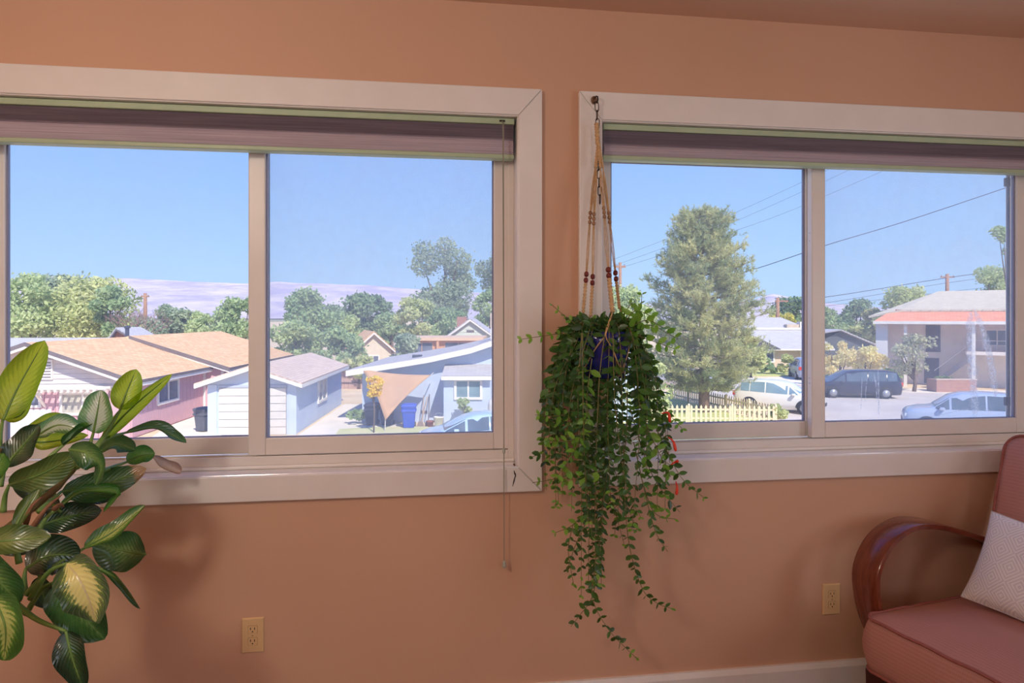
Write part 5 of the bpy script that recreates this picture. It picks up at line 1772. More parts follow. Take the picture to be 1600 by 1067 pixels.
def fence(label, a, b, n, hgt=0.88, wd=0.10):
    a, b = Vector(a), Vector(b)
    v = b - a; L_ = v.length
    t = thing('picket_fence', label, 'fence', a, math.atan2(v.y, v.x), 'cream picket fences by the pine')
    for z in (0.22, 0.62):
        bx('rail', M_FENCE, t, 0, L_, 0.02, 0.06, z, z + 0.08)
    pk = None
    for k in range(n):
        if pk is None:
            pk = MB().prism([(-wd / 2, 0, 0.05), (wd / 2, 0, 0.05), (wd / 2, 0, hgt - 0.09), (0, 0, hgt), (-wd / 2, 0, hgt - 0.09)], (0, 0.02, 0)).build('picket', M_FENCE, t); o = pk
        else:
            o = part('picket', pk, t)
        o.location = (L_ * (k + 0.5) / n, 0, 0)
    for k in range(max(2, n // 9 + 1)):
        x = L_ * k / (max(2, n // 9 + 1) - 1)
        MB().loft([[(x + sx * 0.055 * s, 0.06 + sy * 0.055 * s, z) for sx, sy in ((-1, -1), (1, -1), (1, 1), (-1, 1))] for s, z in ((.8, 0), (.8, hgt - 0.04), (1.0, hgt - 0.02), (0.3, hgt + 0.05))]).build('post', M_FENCE, t)


fence('cream picket fence facing the window in front of the pine', cam2w(6.2, 29.6, 0), cam2w(12.1, 29.3, 0), 27)
fence('cream picket fence running back along the street past the pine', cam2w(12.2, 29.6, 0), cam2w(9.7, 38.8, 0), 46)
bf = thing('wood_back_fence', 'weathered board fence between the garage and the blue house', 'fence', cam2w(-11.8, 44, 0), -TH)
for k in range(12):
    bx('board', paint('grey_pink_board', (196, 164, 152), (176, 146, 136), 3, 0.85), bf, k * 0.28, k * 0.28 + 0.26, 0, 0.03, 0, 1.5 + 0.03 * (k % 3))
for z in (0.4, 1.2):
    bx('rail', paint('dark_rail', (112, 96, 96), None, 1, 0.8), bf, 0, 3.4, -0.06, 0, z, z + 0.07)
# ================================================================== CARS
M_TYRE = paint('black_tyre', (40, 40, 46), (52, 52, 56), 20, 0.8)
M_RIM = paint('silver_rim', (186, 188, 194), (160, 162, 170), 6, 0.35, metal=0.4)
M_CARGLASS = paint('car_window_glass', (74, 88, 104), (96, 112, 128), 1.5, 0.08, 0.8)
M_LAMP = paint('headlamp_glass', (220, 224, 228), None, 1, 0.15)
M_TAIL = paint('red_tail_lamp', (206, 70, 50), None, 1, 0.25)
M_BLACKP = paint('black_plastic', (46, 46, 52), None, 1, 0.6)


def car(name, label, colr, loc, heading, L=4.4, Wd=1.78, H=1.6, style='suv', glass=None, rough=0.25):
    """length along local x, front at +x"""
    t = thing(name, label, 'car', loc, heading)
    mb_ = paint('car_paint_' + label.split()[0] + str(len(MC)), colr, None, 1, rough, 0.5, coat=0.6)
    gm = glass or M_CARGLASS
    h = L / 2
    # stations: (x/L, bottom z, belt z, roof z, half width factor, roof half width factor)
    if style == 'suv':
        S = [(-.50, .48, .86, .86, .80, .80), (-.492, .36, .98, 1.00, .90, .86), (-.47, .28, 1.02, 1.10, .96, .80), (-.41, .24, 1.03, 1.52, .99, .74), (-.30, .22, 1.02, 1.60, 1, .76), (-.12, .20, 1.00, 1.62, 1, .77), (.05, .20, .98, 1.58, 1, .76),
             (.14, .20, .97, 1.46, 1, .74), (.26, .22, .96, 1.04, 1, .80), (.29, .22, .96, .99, 1, .84), (.38, .24, .92, .95, .98, .82), (.455, .26, .82, .86, .93, .78), (.485, .32, .72, .76, .84, .72), (.50, .40, .60, .62, .72, .66)]
    elif style == 'van':
        S = [(-.50, .46, .90, .90, .86, .86), (-.492, .34, 1.04, 1.06, .94, .88), (-.48, .26, 1.06, 1.16, .97, .84), (-.44, .24, 1.06, 1.62, .99, .80), (-.32, .22, 1.05, 1.70, 1, .82), (-.10, .20, 1.03, 1.72, 1, .82), (.08, .20, 1.01, 1.68, 1, .81),
             (.16, .20, 1.00, 1.58, 1, .79), (.31, .22, .99, 1.08, 1, .82), (.34, .22, .98, 1.01, 1, .84), (.42, .24, .92, .95, .97, .80), (.47, .28, .80, .83, .90, .76), (.49, .34, .70, .73, .82, .72), (.50, .42, .60, .62, .72, .66)]
    else:
        S = [(-.50, .44, .80, .80, .82, .82), (-.49, .34, .94, .97, .90, .86), (-.46, .26, .99, 1.06, .95, .80), (-.36, .22, 1.00, 1.28, .99, .72), (-.22, .20, .98, 1.44, 1, .72), (-.06, .19, .96, 1.49, 1, .73), (.04, .19, .94, 1.47, 1, .73),
             (.12, .19, .92, 1.38, 1, .71), (.30, .20, .90, .97, 1, .80), (.33, .20, .89, .92, 1, .84), (.40, .22, .84, .87, .97, .80), (.46, .25, .74, .77, .92, .76), (.488, .32, .64, .67, .82, .70), (.50, .40, .56, .58, .70, .64)]
    zs = H / max(s[3] for s in S)
    rings = []
    for x, zb, zl, zr, wf, rf in S:
        w_ = Wd / 2 * wf; r_ = Wd / 2 * rf
        zb, zl, zr = zb, zl * zs, zr * zs
        half = [(w_ * .90, zb), (w_, zb + (zl - zb) * .35), (w_ * .995, zb + (zl - zb) * .75), (w_ * .965, zl), (r_ + (w_ * .965 - r_) * .12, zl + (zr - zl) * .90), (r_ * .80, zr - (zr - zl) * .01 - 0.0), (r_ * .35, zr + .012)]
        rings.append([(x * L, y, z) for y, z in half] + [(x * L, -y, z) for y, z in half[::-1]])
    n = len(rings[0])
    bodyf = []; glassf = {'side': [], 'front': [], 'rear': []}
    V_ = [p for r in rings for p in r]
    ws = 7 if style != 'suv' else 7           # windscreen spans stations 7..8
    for i in range(len(rings) - 1):
        for k in range(n):
            f = (i * n + k, i * n + (k + 1) % n, (i + 1) * n + (k + 1) % n, (i + 1) * n + k)
            bodyf.append(f)
    caps = [tuple(range(n))[::-1], tuple(range((len(rings) - 1) * n, len(rings) * n))]
    MB().add(V_, bodyf + caps).build('car_body', mb_, t, True)
    # glass as inset panels just proud of the body

    def lerp(a, b, u): return tuple(a[i] + (b[i] - a[i]) * u for i in range(3))

    def patch(nm, quad, inset=0.08, out=0.012, mat=gm):
        q = [Vector(p) for p in quad]; c = sum(q, Vector()) / 4
        nr = (q[1] - q[0]).cross(q[3] - q[0]).normalized()
        if nr.dot(c - Vector((0, 0, 0.7))) < 0: nr = -nr
        q = [p.lerp(c, inset) + nr * out for p in q]
        return MB().prism(q, -nr * 0.03).build(nm, mat, t)
    for sgn, (kb, kt) in ((1, (3, 4)), (-1, (n - 4, n - 5))):
        groups = [(3, 4), (4, 5), (5, 7)] if style != 'hatch' else [(3, 4), (4, 5), (5, 7)]
        for a, b in groups:
            patch('side_window', [rings[a][kb], rings[b][kb], rings[b][kt], rings[a][kt]], 0.07)
        patch('side_window', [rings[7][kb], rings[8][kb], lerp(rings[8][kb], rings[8][kt], 0.9), rings[7][kt]], 0.16)
    patch('windscreen', [rings[8][4], rings[8][n - 5], rings[7][n - 5], rings[7][4]], 0.07, 0.02)
    patch('rear_window', [rings[2][4], rings[2][n - 5], rings[3][n - 5], rings[3][4]], 0.10, 0.02)
    # wheels
    wr = 0.34 if style != 'hatch' else 0.31
    for x in (-.30 * L, .315 * L):
        for s in (-1, 1):
            y = s * (Wd / 2 - 0.09)
            arch = [(x + (wr + .07) * math.cos(PI * k / 14), 0, wr + (wr + .07) * math.sin(PI * k / 14)) for k in range(15)]
            MB().prism([(a, s * (Wd / 2 - 0.03), b) for a, b in [(p[0], p[2]) for p in arch]], (0, s * 0.035, 0)).build('wheel_arch', M_BLACKP, t)
            tw = MB().lathe([(wr * .62, -.10), (wr * .95, -.10), (wr, -.07), (wr, .07), (wr * .95, .10), (wr * .62, .10)], 22)
            o = tw.build('wheel', M_TYRE, t, True); o.rotation_euler = (PI / 2, 0, 0); o.location = (x, y + s * 0.03, wr)
            rim = MB().lathe([(wr * .64, -.085), (wr * .60, .085)], 20)
            for k in range(5):
                pass
            r2 = rim.build('rim', M_RIM, o, True)
            r2.location = (0, 0, -s * 0.02)
    # lamps, mirrors, bumper grille
    for s in (-1, 1):
        bx('headlamp', M_LAMP, t, .455 * L, .487 * L, s * Wd * .30, s * Wd * .43, .62 * zs, .74 * zs, 0.02)
        bx('tail_lamp', M_TAIL, t, -.503 * L, -.47 * L, s * Wd * .36, s * Wd * .475, .78 * zs, 1.02 * zs, 0.02)
        bx('mirror', mb_, t, .185 * L, .225 * L, s * Wd * .49, s * Wd * .58, .94 * zs, 1.06 * zs, 0.03)
    bx('grille', M_BLACKP, t, .485 * L, .505 * L, -Wd * .24, Wd * .24, .40, .56)
    return t


def heading(fx, fz):
    """direction of the car's nose given in camera axes (right, ahead)"""
    w_ = cam2w(fx, fz, 0) - cam2w(0, 0, 0)
    return math.atan2(w_.y, w_.x)


pale_glass = paint('pale_car_glass', (140, 168, 184), (110, 136, 150), 1.0, 0.08, 0.8)
car('hatchback_car', 'light blue hatchback parked before the blue house bay', (186, 212, 232), cam2w(-1.15, 23.0, 0), heading(-1, -.16), 4.45, 1.74, 1.50, 'hatch')
car('white_suv', 'white crossover parked in the street beside the picket fence', (238, 234, 228), cam2w(14.05, 33.6, 0), heading(1, -.72), 4.35, 1.80, 1.62, 'suv', pale_glass)
car('dark_minivan', 'dark navy minivan parked across the street', (40, 44, 66), cam2w(21.2, 39.6, 0), heading(-1, .18), 4.8, 1.9, 1.72, 'van')
car('silver_suv', 'silver blue suv parked close to the right end of the window', (172, 186, 212), cam2w(19.2, 27.0, 0), heading(-1, .55), 4.7, 1.9, 1.78, 'suv')
car('grey_suv', 'grey suv parked at the grey roofed house', (150, 158, 180), cam2w(23.6, 51.5, 0), heading(.25, 1), 4.7, 1.9, 1.75, 'suv')
car('pickup_car', 'white car parked far behind the picket fence left of the pine', (214, 214, 220), cam2w(11.9, 45.0, 0), heading(.75, -.8), 4.6, 1.85, 1.55, 'suv')


# ================================================================== BINS AND YARD THINGS
def bin_(label, colr, loc, rz, s=1.0, group='wheeled bins'):
    t = thing('wheeled_bin', label, 'bin', loc, rz, group)
    m_ = paint('bin_plastic_' + '_'.join(str(c) for c in colr), colr, tuple(int(c * .9) for c in colr), 4, 0.5)

    def rr_(hx, hy, z): return [(x * s, y * s, z * s) for x, y in rrect(hx, hy, 0.06, 4)] 
    MB().loft([rr_(.22, .24, .06), rr_(.225, .25, .10), rr_(.285, .32, .86), rr_(.30, .335, .88), rr_(.30, .335, .93)]).build('tub', m_, t)
    MB().loft([rr_(.315, .35, .93), rr_(.32, .355, .96), rr_(.29, .33, 1.0), rr_(.20, .22, 1.03)]).build('lid', m_, t)
    for z in (.70,):
        MB().loft([rr_(.29, .325, z), rr_(.31, .345, z + .02), rr_(.31, .345, z + .08), rr_(.295, .33, z + .10)]).build('rim_band', m_, t)
    bx('handle', m_, t, -.22 * s, .22 * s, .33 * s, .41 * s, .88 * s, .93 * s, 0.01)
    for sx in (-1, 1):
        o = MB().lathe([(.03, -.03), (.12, -.03), (.12, .03), (.03, .03)], 14).build('wheel', M_TYRE, t)
        o.rotation_euler = (0, PI / 2, 0); o.location = (sx * .24 * s, .24 * s, .12 * s)
    return t


bin_('blue wheeled bin standing before the blue house', (44, 84, 206), G(639, 669), -TH + 0.1, 1.06)
bin_('black wheeled bin under the shade sail, the left one', (52, 58, 84), cam2w(-6.35, 29.0, 0), -TH, 1.0)
bin_('black wheeled bin under the shade sail, the right one', (48, 54, 78), cam2w(-5.65, 29.0, 0), -TH, 1.0)
bin_('dark grey wheeled bin beside the pink house and garage corner', (96, 98, 112), G(319, 674), -TH - 0.3, 1.02)

# garden tools leaning on the wall
for lb, a, b, c_, hd in (('broom leaning on the blue house wall, the tall dark one', (669, 656, 28.6), (671, 616, 29.8), (104, 88, 84), 'brush'), ('rake leaning on the blue house wall, the pale one', (657, 656, 28.6), (668, 620, 29.8), (196, 170, 146), 'brush'), ('thin stick leaning upright on the blue house wall', (660, 655, 28.8), (662, 618, 29.8), (186, 160, 140), None)):
    pa, pb_ = D(*a), D(*b)
    pa.z = GROUND + 0.04
    t = thing('garden_tool', lb, 'garden tool', pa, 0, 'tools leaning on the blue house')
    mt = paint('tool_' + str(c_[0]), c_, None, 1, 0.7)
    MB().tube([(0, 0, 0), pb_ - pa], 0.022, 6).build('handle', mt, t)
    if hd:
        MB().loft([[(-.16, -.05, 0), (.16, -.05, 0), (.16, .05, 0), (-.16, .05, 0)], [(-.09, -.03, .22), (.09, -.03, .22), (.09, .03, .22), (-.09, .03, .22)]]).build('head', paint('tool_head', (150, 130, 116), None, 1, 0.9), t)
t = thing('white_bucket', 'white plastic bucket beside the window bay', 'bucket', cam2w(-3.25, 28.4, 0))
MB().lathe([(.16, 0), (.17, .01), (.21, .46), (.225, .46), (.225, .50), (.20, .50), (.16, .04)], 18).build('pail', M_WHITE, t, True)
MB().ring([(.22 * math.cos(PI * k / 10), .05, .48 + .18 * math.sin(PI * k / 10)) for k in range(11)] + [(.21 * math.cos(PI * k / 10), .06, .47 + .17 * math.sin(PI * k / 10)) for k in range(10, -1, -1)], .008, 4).build('bail', M_RIM, t)
t = thing('clay_pot', 'small clay pot beside the garden tools', 'pot', cam2w(-3.65, 28.5, 0))
MB().lathe([(.11, 0), (.16, .24), (.18, .24), (.18, .30), (.15, .30), (.11, .06)], 16).build('pot_body', M_POT, t, True)
t = thing('propane_tank', 'white upright propane tank right of the window bay', 'tank', cam2w(-0.70, 27.4, 0))
MB().lathe([(.10, 0.0), (.30, .05), (.34, .2), (.34, 1.15), (.28, 1.38), (.12, 1.48), (.12, 1.50)], 20).build('tank_body', M_WHITE, t, True)
MB().lathe([(.12, 1.48), (.13, 1.62), (.11, 1.62), (.10, 1.50)], 14).build('collar', M_WHITE, t, True)
MB().lathe([(.03, 1.48), (.05, 1.56), (.02, 1.60)], 8).build('valve', M_RIM, t)


# ================================================================== POLES AND WIRES
M_POLE = paint('brown_pole_wood', (178, 136, 110), (156, 116, 94), 5, 0.9)
M_WIRE = paint('dark_cable', (66, 78, 108), None, 1, 0.7)


def pole(label, px, top, d, arm=None, r=0.15):
    p = cam2w((px - 800) / F * d, d, 0)
    hgt = 4.87 + (HZ - top) / F * d
    t = thing('utility_pole', label, 'utility pole', p, -TH, 'wooden utility poles')
    MB().lathe([(r * 1.2, 0), (r, hgt * .7), (r * .85, hgt)], 10).build('pole_shaft', M_POLE, t, True)
    if arm:
        bx('crossarm', M_POLE, t, arm[0], arm[1], -.12, .02, hgt - .5, hgt - .32)
        for x in np.linspace(arm[0] + .1, arm[1] - .1, 3):
            MB().lathe([(.03, 0), (.07, .04), (.05, .16), (.02, .2)], 8, (float(x), -.05, hgt - .32)).build('insulator', M_RIM, t)
    return t


pole('brown utility pole with crossarm above the grey hip roof', 1215, 465, 75, (-.3, 1.2), .22)
pole('dark utility pole above the two storey house roof', 1480, 428, 85, (-.9, .9), .24)
pole('pale utility pole among the trees behind the pink house', 227, 458, 80, (-.5, .5), .22)
pole('thin utility pole seen between the hanging cords', 969, 410, 60, (-.4, .5), .16)


def wire(label, pts, r):
    q = [D(*p) for p in pts]
    o = MB().tube(bez(q, 28), r, 5).build('power_line', M_WIRE)
    tag(o, label, 'cable', 'overhead power lines')


wire('thick dark cable rising to the right past the pine top', [(1090, 442, 40), (1180, 420, 40), (1291, 383, 39), (1420, 344, 38), (1620, 277, 37)], 0.026)
wire('thin upper power line above the pine', [(900, 428, 70), (1035, 376, 68), (1128, 341, 66), (1250, 286, 64), (1400, 214, 62)], 0.014)
wire('thin middle power line above the pine', [(900, 436, 70), (1035, 388, 68), (1140, 349, 66), (1250, 301, 64), (1420, 222, 62)], 0.014)
wire('thin lower power line above the pine', [(900, 440, 70), (1035, 398, 68), (1150, 360, 66), (1250, 323, 64), (1450, 236, 62)], 0.014)
wire('upper power line running to the pole over the two storey house', [(1150, 479, 88), (1291, 464, 87), (1480, 434, 85), (1620, 415, 83)], 0.045)
wire('lower power line running to the pole over the two storey house', [(1150, 488, 88), (1291, 473, 87), (1480, 442, 85), (1620, 424, 83)], 0.028)
wire('lowest faint power line by the pole over the two storey house', [(1291, 478, 87), (1480, 456, 85), (1620, 440, 83)], 0.022)


# ================================================================== TREES AND SHRUBS
def foliage_mat(name, c1, c2, tr=0.42):
    if name in MC: return MC[name]
    n = NT(name)
    a = n.n('ShaderNodeVertexColor', 'Color', {'layer_name': 'tint'})
    sp = n.t.nodes.new('ShaderNodeSeparateXYZ'); n.t.links.new(a, sp.inputs[0])
    col = n.mix(sp.outputs[0], lin(*c1), lin(*c2))
    sh = n.bsdf(col, 0.7, 0.15)
    tl = n.n('ShaderNodeBsdfTranslucent', 0, None, Color=col)
    MC[name] = n.done(n.mixsh(tr, sh, tl))
    return MC[name]


def leaf_quads(rng, pos, size, tint, droop=0.0):
    """rhombic leaf sprays at the positions"""
    n = len(pos)
    d = rng.normal(size=(n, 3)); d[:, 2] += droop
    d /= np.linalg.norm(d, axis=1)[:, None]
    e = rng.normal(size=(n, 3)); e -= (e * d).sum(1)[:, None] * d
    e /= np.linalg.norm(e, axis=1)[:, None]
    s = size * rng.uniform(0.6, 1.3, n)[:, None]
    V_ = np.stack([pos - d * s, pos + e * s * .55, pos + d * s, pos - e * s * .55], 1).reshape(-1, 3)
    Fc = np.arange(4 * n).reshape(n, 4)
    T = np.repeat(tint, 4)
    return V_, Fc, np.stack([T, T, T], 1)


M_BARK = paint('grey_brown_bark', (128, 108, 96), (104, 86, 76), 4, 0.95)


def tree(name, label, px, top, bot, hw, d, c1, c2, seed, lobes=9, n=2600, leaf=0.26, open_=0.0, shape=1.0, cat='tree', group='trees and shrubs of the neighbourhood', base_h=None, trunk=True):
    """crown between rows top and bot, hw = half width in px, at distance d"""
    rng = np.random.default_rng(seed)
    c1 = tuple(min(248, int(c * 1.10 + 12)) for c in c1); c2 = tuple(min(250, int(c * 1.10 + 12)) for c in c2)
    if leaf >= .2:
        leaf *= .72; n = int(n * 1.7)
    cx = (px - 800) / F * d
    ht = 4.87 + (HZ - top) / F * d; hb = max(0.15, 4.87 + (HZ - bot) / F * d)
    W_ = hw * 1.14 / F * d; Hc = (ht - hb) / 2; hc = (ht + hb) / 2
    t = thing(name, label, cat, cam2w(cx, d, 0), -TH, group)
    cs = []; rs = []
    
    lobes = int(lobes * (1.5 if open_ else 2.6))
    for k in range(lobes):
        z = rng.uniform(-0.75, 0.80) if k else 0.68
        w_lim = (1 - abs(z) ** 2.2) ** 0.5 * (1 - 0.25 * shape * max(0, z))
        a = rng.uniform(0, 2 * PI); rr_ = rng.uniform(0.10, 0.80) ** 0.7 * w_lim if k else 0.1
        cs.append((rr_ * math.cos(a) * W_, rr_ * math.sin(a) * W_ * .8, hc + z * Hc)); rs.append(rng.uniform(.20, .40) * min(W_, Hc * 1.2))
    cs = np.array(cs); rs = np.array(rs)
    # a lobe must not stick out of the outline
    cs[:, 2] = np.minimum(cs[:, 2], ht - rs * 0.85); cs[:, 2] = np.maximum(cs[:, 2], hb + rs * 0.6)
    pick = rng.choice(lobes, n, p=rs ** 2 / (rs ** 2).sum())
    v = rng.normal(size=(n, 3)); v /= np.linalg.norm(v, axis=1)[:, None]
    rad = rng.uniform(0.35, 1.0, n) ** 0.6 + (rng.random(n) < .12) * rng.uniform(0, .45, n)
    pos = cs[pick] + v * (rs[pick] * rad)[:, None] * np.array([1.05, 1.0, 0.85])
    pos[:, 2] = np.maximum(pos[:, 2], 0.05)
    lob = rng.uniform(0, 1, lobes)
    tint = np.clip(0.55 * lob[pick] + 0.45 * rng.uniform(0, 1, n) , 0, 1)
    V_, Fc, T = leaf_quads(rng, pos, leaf, tint)
    np_mesh('foliage', V_, Fc, foliage_mat('foliage_%d_%d_%d_%d' % (c1[0], c1[1], c2[0], c2[1]), c1, c2), t, T)
    if trunk:
        r0 = max(0.06, min(0.34, W_ * 0.07)) if W_ > 0.8 else 0.03
        MB().tube([(0, 0, -0.05), (0.05 * W_, 0, hb * .5 + .05), (0, 0, hc)], [r0 * 1.2, r0, r0 * .5], 8).build('trunk', M_BARK, t, True)
        for k in range(min(lobes, 7)):
            c = cs[k]
            MB().tube([(0, 0, hb * .75 + .1), (c[0] * .5, c[1] * .5, (hb * .75 + c[2]) / 2), tuple(c)], [r0 * .55, r0 * .4, r0 * .15], 6).build('branch', M_BARK, t, True)
    return t


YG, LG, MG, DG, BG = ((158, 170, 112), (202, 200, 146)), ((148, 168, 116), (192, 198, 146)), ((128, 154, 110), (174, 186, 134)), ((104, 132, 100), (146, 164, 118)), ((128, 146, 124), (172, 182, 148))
TREES = [
    ('broadleaf_tree', 'light green broad tree at the left edge of the left window', 42, 424, 540, 62, 58, LG, 11, dict(lobes=12, n=5200, leaf=.30)),
    ('broadleaf_tree', 'yellow green bushy tree above the pink house ridge', 142, 432, 545, 60, 60, YG, 12, dict(lobes=13, n=5200, leaf=.30)),
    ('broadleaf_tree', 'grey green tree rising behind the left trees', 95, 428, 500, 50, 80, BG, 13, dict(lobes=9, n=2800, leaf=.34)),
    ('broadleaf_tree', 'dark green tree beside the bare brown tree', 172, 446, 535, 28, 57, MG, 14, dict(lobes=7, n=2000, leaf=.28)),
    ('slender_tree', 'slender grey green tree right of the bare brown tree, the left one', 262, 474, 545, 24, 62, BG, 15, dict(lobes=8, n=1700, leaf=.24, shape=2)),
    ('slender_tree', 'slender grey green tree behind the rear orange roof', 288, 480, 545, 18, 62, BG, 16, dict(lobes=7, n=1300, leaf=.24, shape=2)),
    ('slender_tree', 'pale olive tree behind the rear orange roof, next to the bright tree', 322, 487, 545, 28, 60, LG, 17, dict(lobes=8, n=1700, leaf=.24)),
    ('broadleaf_tree', 'green tree behind the stile of the left window', 372, 463, 550, 38, 58, MG, 18, dict(lobes=9, n=2600, leaf=.26)),
    ('broadleaf_tree', 'bright green tree with pointed top left of the blue house', 480, 450, 545, 40, 58, MG, 19, dict(lobes=11, n=3600, leaf=.26, shape=2)),
    ('large_shrub', 'large mid green shrub behind the garage roof, left one', 462, 500, 585, 46, 46, LG, 20, dict(lobes=11, n=3600, leaf=.20)),
    ('large_shrub', 'large olive green shrub behind the garage roof, right one', 530, 510, 590, 36, 46, MG, 21, dict(lobes=10, n=2800, leaf=.20)),
    ('broadleaf_tree', 'dark green rounded tree in the middle distance before the mountains', 573, 457, 530, 38, 78, DG, 22, dict(lobes=11, n=3600, leaf=.34)),
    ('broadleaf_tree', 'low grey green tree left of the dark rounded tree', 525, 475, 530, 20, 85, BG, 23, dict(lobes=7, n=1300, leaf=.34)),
    ('broadleaf_tree', 'yellow green tree at the left foot of the tall cottonwood', 648, 462, 545, 32, 66, YG, 24, dict(lobes=9, n=2600, leaf=.28)),
    ('cottonwood_tree', 'tall open cottonwood with clustered crown behind the flat building', 694, 368, 505, 56, 84, BG, 25, dict(lobes=17, n=5200, leaf=.30, open_=1)),
    ('cottonwood_tree', 'tall cottonwood cut by the right edge of the left window', 785, 368, 520, 42, 92, BG, 26, dict(lobes=13, n=3600, leaf=.32, open_=1)),
    ('broadleaf_tree', 'mid green rounded tree left of the white gabled house', 700, 478, 545, 42, 74, MG, 27, dict(lobes=10, n=3200, leaf=.26)),
    ('large_shrub', 'grey green shrub before the flat roofed building', 636, 522, 572, 24, 48, BG, 28, dict(lobes=7, n=1500, leaf=.18)),
    ('small_shrub', 'low yellowish shrub behind the blue house corner', 560, 556, 590, 26, 44, YG, 29, dict(lobes=7, n=1300, leaf=.16)),
    ('broadleaf_tree', 'green tree right of the cottonwood beside the roof cooler', 765, 452, 520, 26, 76, MG, 30, dict(lobes=8, n=1800, leaf=.28)),
    ('broadleaf_tree', 'olive tree filling the gap behind the slender trees', 300, 486, 550, 46, 74, LG, 61, dict(lobes=10, n=2800, leaf=.30)),
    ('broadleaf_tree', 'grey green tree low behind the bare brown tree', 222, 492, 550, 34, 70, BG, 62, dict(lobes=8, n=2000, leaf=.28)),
    ('broadleaf_tree', 'green tree low between the dark rounded tree and the yellow green tree', 612, 488, 545, 30, 74, MG, 63, dict(lobes=8, n=2000, leaf=.28)),
    ('broadleaf_tree', 'pale green tree low behind the right garage shrub', 530, 490, 550, 36, 68, LG, 64, dict(lobes=8, n=2200, leaf=.28)),
    # right window
    ('broadleaf_tree', 'pale green tree behind the hanging plant and pine', 985, 446, 560, 42, 58, LG, 31, dict(lobes=10, n=3200, leaf=.26)),
    ('large_shrub', 'yellow green bush inside the picket fence left of the pine', 1005, 560, 655, 46, 30.5, YG, 32, dict(lobes=9, n=3200, leaf=.13)),
    ('broadleaf_tree', 'bright yellow green tree right behind the pine', 1172, 520, 586, 24, 52, YG, 33, dict(lobes=8, n=2200, leaf=.20)),
    ('broadleaf_tree', 'dark green tree behind the brown utility pole', 1232, 464, 520, 32, 95, DG, 34, dict(lobes=9, n=2400, leaf=.36)),
    ('broadleaf_tree', 'yellow hedge like tree behind the grey hip roof', 1222, 488, 545, 40, 80, ((176, 176, 84), (206, 196, 104)), 35, dict(lobes=9, n=2600, leaf=.30)),
    ('small_shrub', 'round green bush before the grey hip house, the left one', 1200, 560, 584, 14, 56, MG, 36, dict(lobes=6, n=1300, leaf=.15, trunk=False)),
    ('small_shrub', 'round yellow green bush before the grey hip house, the right one', 1227, 553, 584, 13, 55, YG, 37, dict(lobes=6, n=1300, leaf=.15, trunk=False)),
    ('small_shrub', 'low grassy bush beside the front wheel of the white crossover', 1216, 630, 664, 16, 29.6, YG, 38, dict(lobes=6, n=1200, leaf=.09, trunk=False)),
    ('broadleaf_tree', 'green tree at the left edge of the right sash', 1300, 477, 560, 26, 80, MG, 39, dict(lobes=8, n=2200, leaf=.28)),
    ('broadleaf_tree', 'dark green tree in the gap beside the apartment roof', 1338, 466, 530, 28, 85, DG, 40, dict(lobes=9, n=2600, leaf=.32)),
    ('broadleaf_tree', 'olive tree before the dark green tree', 1362, 480, 540, 26, 78, ((150, 152, 92), (180, 176, 112)), 41, dict(lobes=8, n=2000, leaf=.28)),
    ('broadleaf_tree', 'yellow green tree above the dark gabled house', 1345, 502, 550, 22, 78, YG, 42, dict(lobes=7, n=1600, leaf=.26)),
    ('broadleaf_tree', 'bright green tree rising behind the apartment roof', 1418, 446, 520, 46, 75, YG, 43, dict(lobes=11, n=3600, leaf=.28)),
    ('broadleaf_tree', 'green tree at the right edge above the apartment roof', 1560, 414, 480, 34, 80, LG, 44, dict(lobes=9, n=2400, leaf=.30)),
    ('broadleaf_tree', 'high leafy branches at the right edge of the window', 1574, 352, 420, 26, 60, MG, 45, dict(lobes=6, n=900, leaf=.22, open_=1)),
    ('small_tree', 'orange leaved small tree behind the dark minivan, the left one', 1312, 528, 600, 30, 45, ((222, 190, 134), (240, 216, 164)), 46, dict(lobes=9, n=1900, leaf=.12, open_=1)),
    ('small_tree', 'orange leaved small tree behind the dark minivan, the right one', 1352, 540, 604, 28, 44.4, ((228, 196, 134), (240, 214, 150)), 47, dict(lobes=8, n=1700, leaf=.12, open_=1)),
    ('small_tree', 'sparse grey green tree before the apartment porch', 1428, 520, 590, 34, 42.0, ((146, 148, 126), (184, 182, 144)), 48, dict(lobes=9, n=1100, leaf=.13, open_=1)),
    ('small_shrub', 'clipped green hedge behind the brick planter', 1392, 576, 606, 22, 44.5, MG, 49, dict(lobes=6, n=1300, leaf=.12, trunk=False)),
    ('small_shrub', 'low dark hedge in the planter under the outside stair', 1478, 588, 606, 26, 44.4, DG, 50, dict(lobes=7, n=1300, leaf=.11, trunk=False)),
    # yard
    ('small_shrub', 'small leafy shrub under the bay window of the blue house', 726, 622, 652, 14, 28.0, LG, 51, dict(lobes=6, n=420, leaf=.10, open_=1)),
    ('small_shrub', 'low green shrub at the corner of the blue house', 556, 640, 664, 17, 29.2, MG, 52, dict(lobes=6, n=700, leaf=.09, trunk=False)),
    ('sapling', 'thin sapling with golden yellow leaves before the shade sail', 584, 586, 620, 14, 27.0, ((226, 178, 60), (240, 200, 92)), 53, dict(lobes=8, n=420, leaf=.10, open_=1)),
]
for nm, lb, px, top, bot, hw, d, cc, sd, kw in TREES:
    tree(nm, lb, px, top, bot, hw, d, cc[0], cc[1], sd, **kw)

# bare brown tree
bt = thing('bare_tree', 'leafless brown twiggy tree behind the pink house ridge', 'tree', cam2w((214 - 800) / F * 57, 57, 0), -TH, 'trees and shrubs of the neighbourhood')
rb = random.Random(6)
mTw = paint('brown_twig', (156, 130, 124), (138, 112, 108), 6, 0.9)


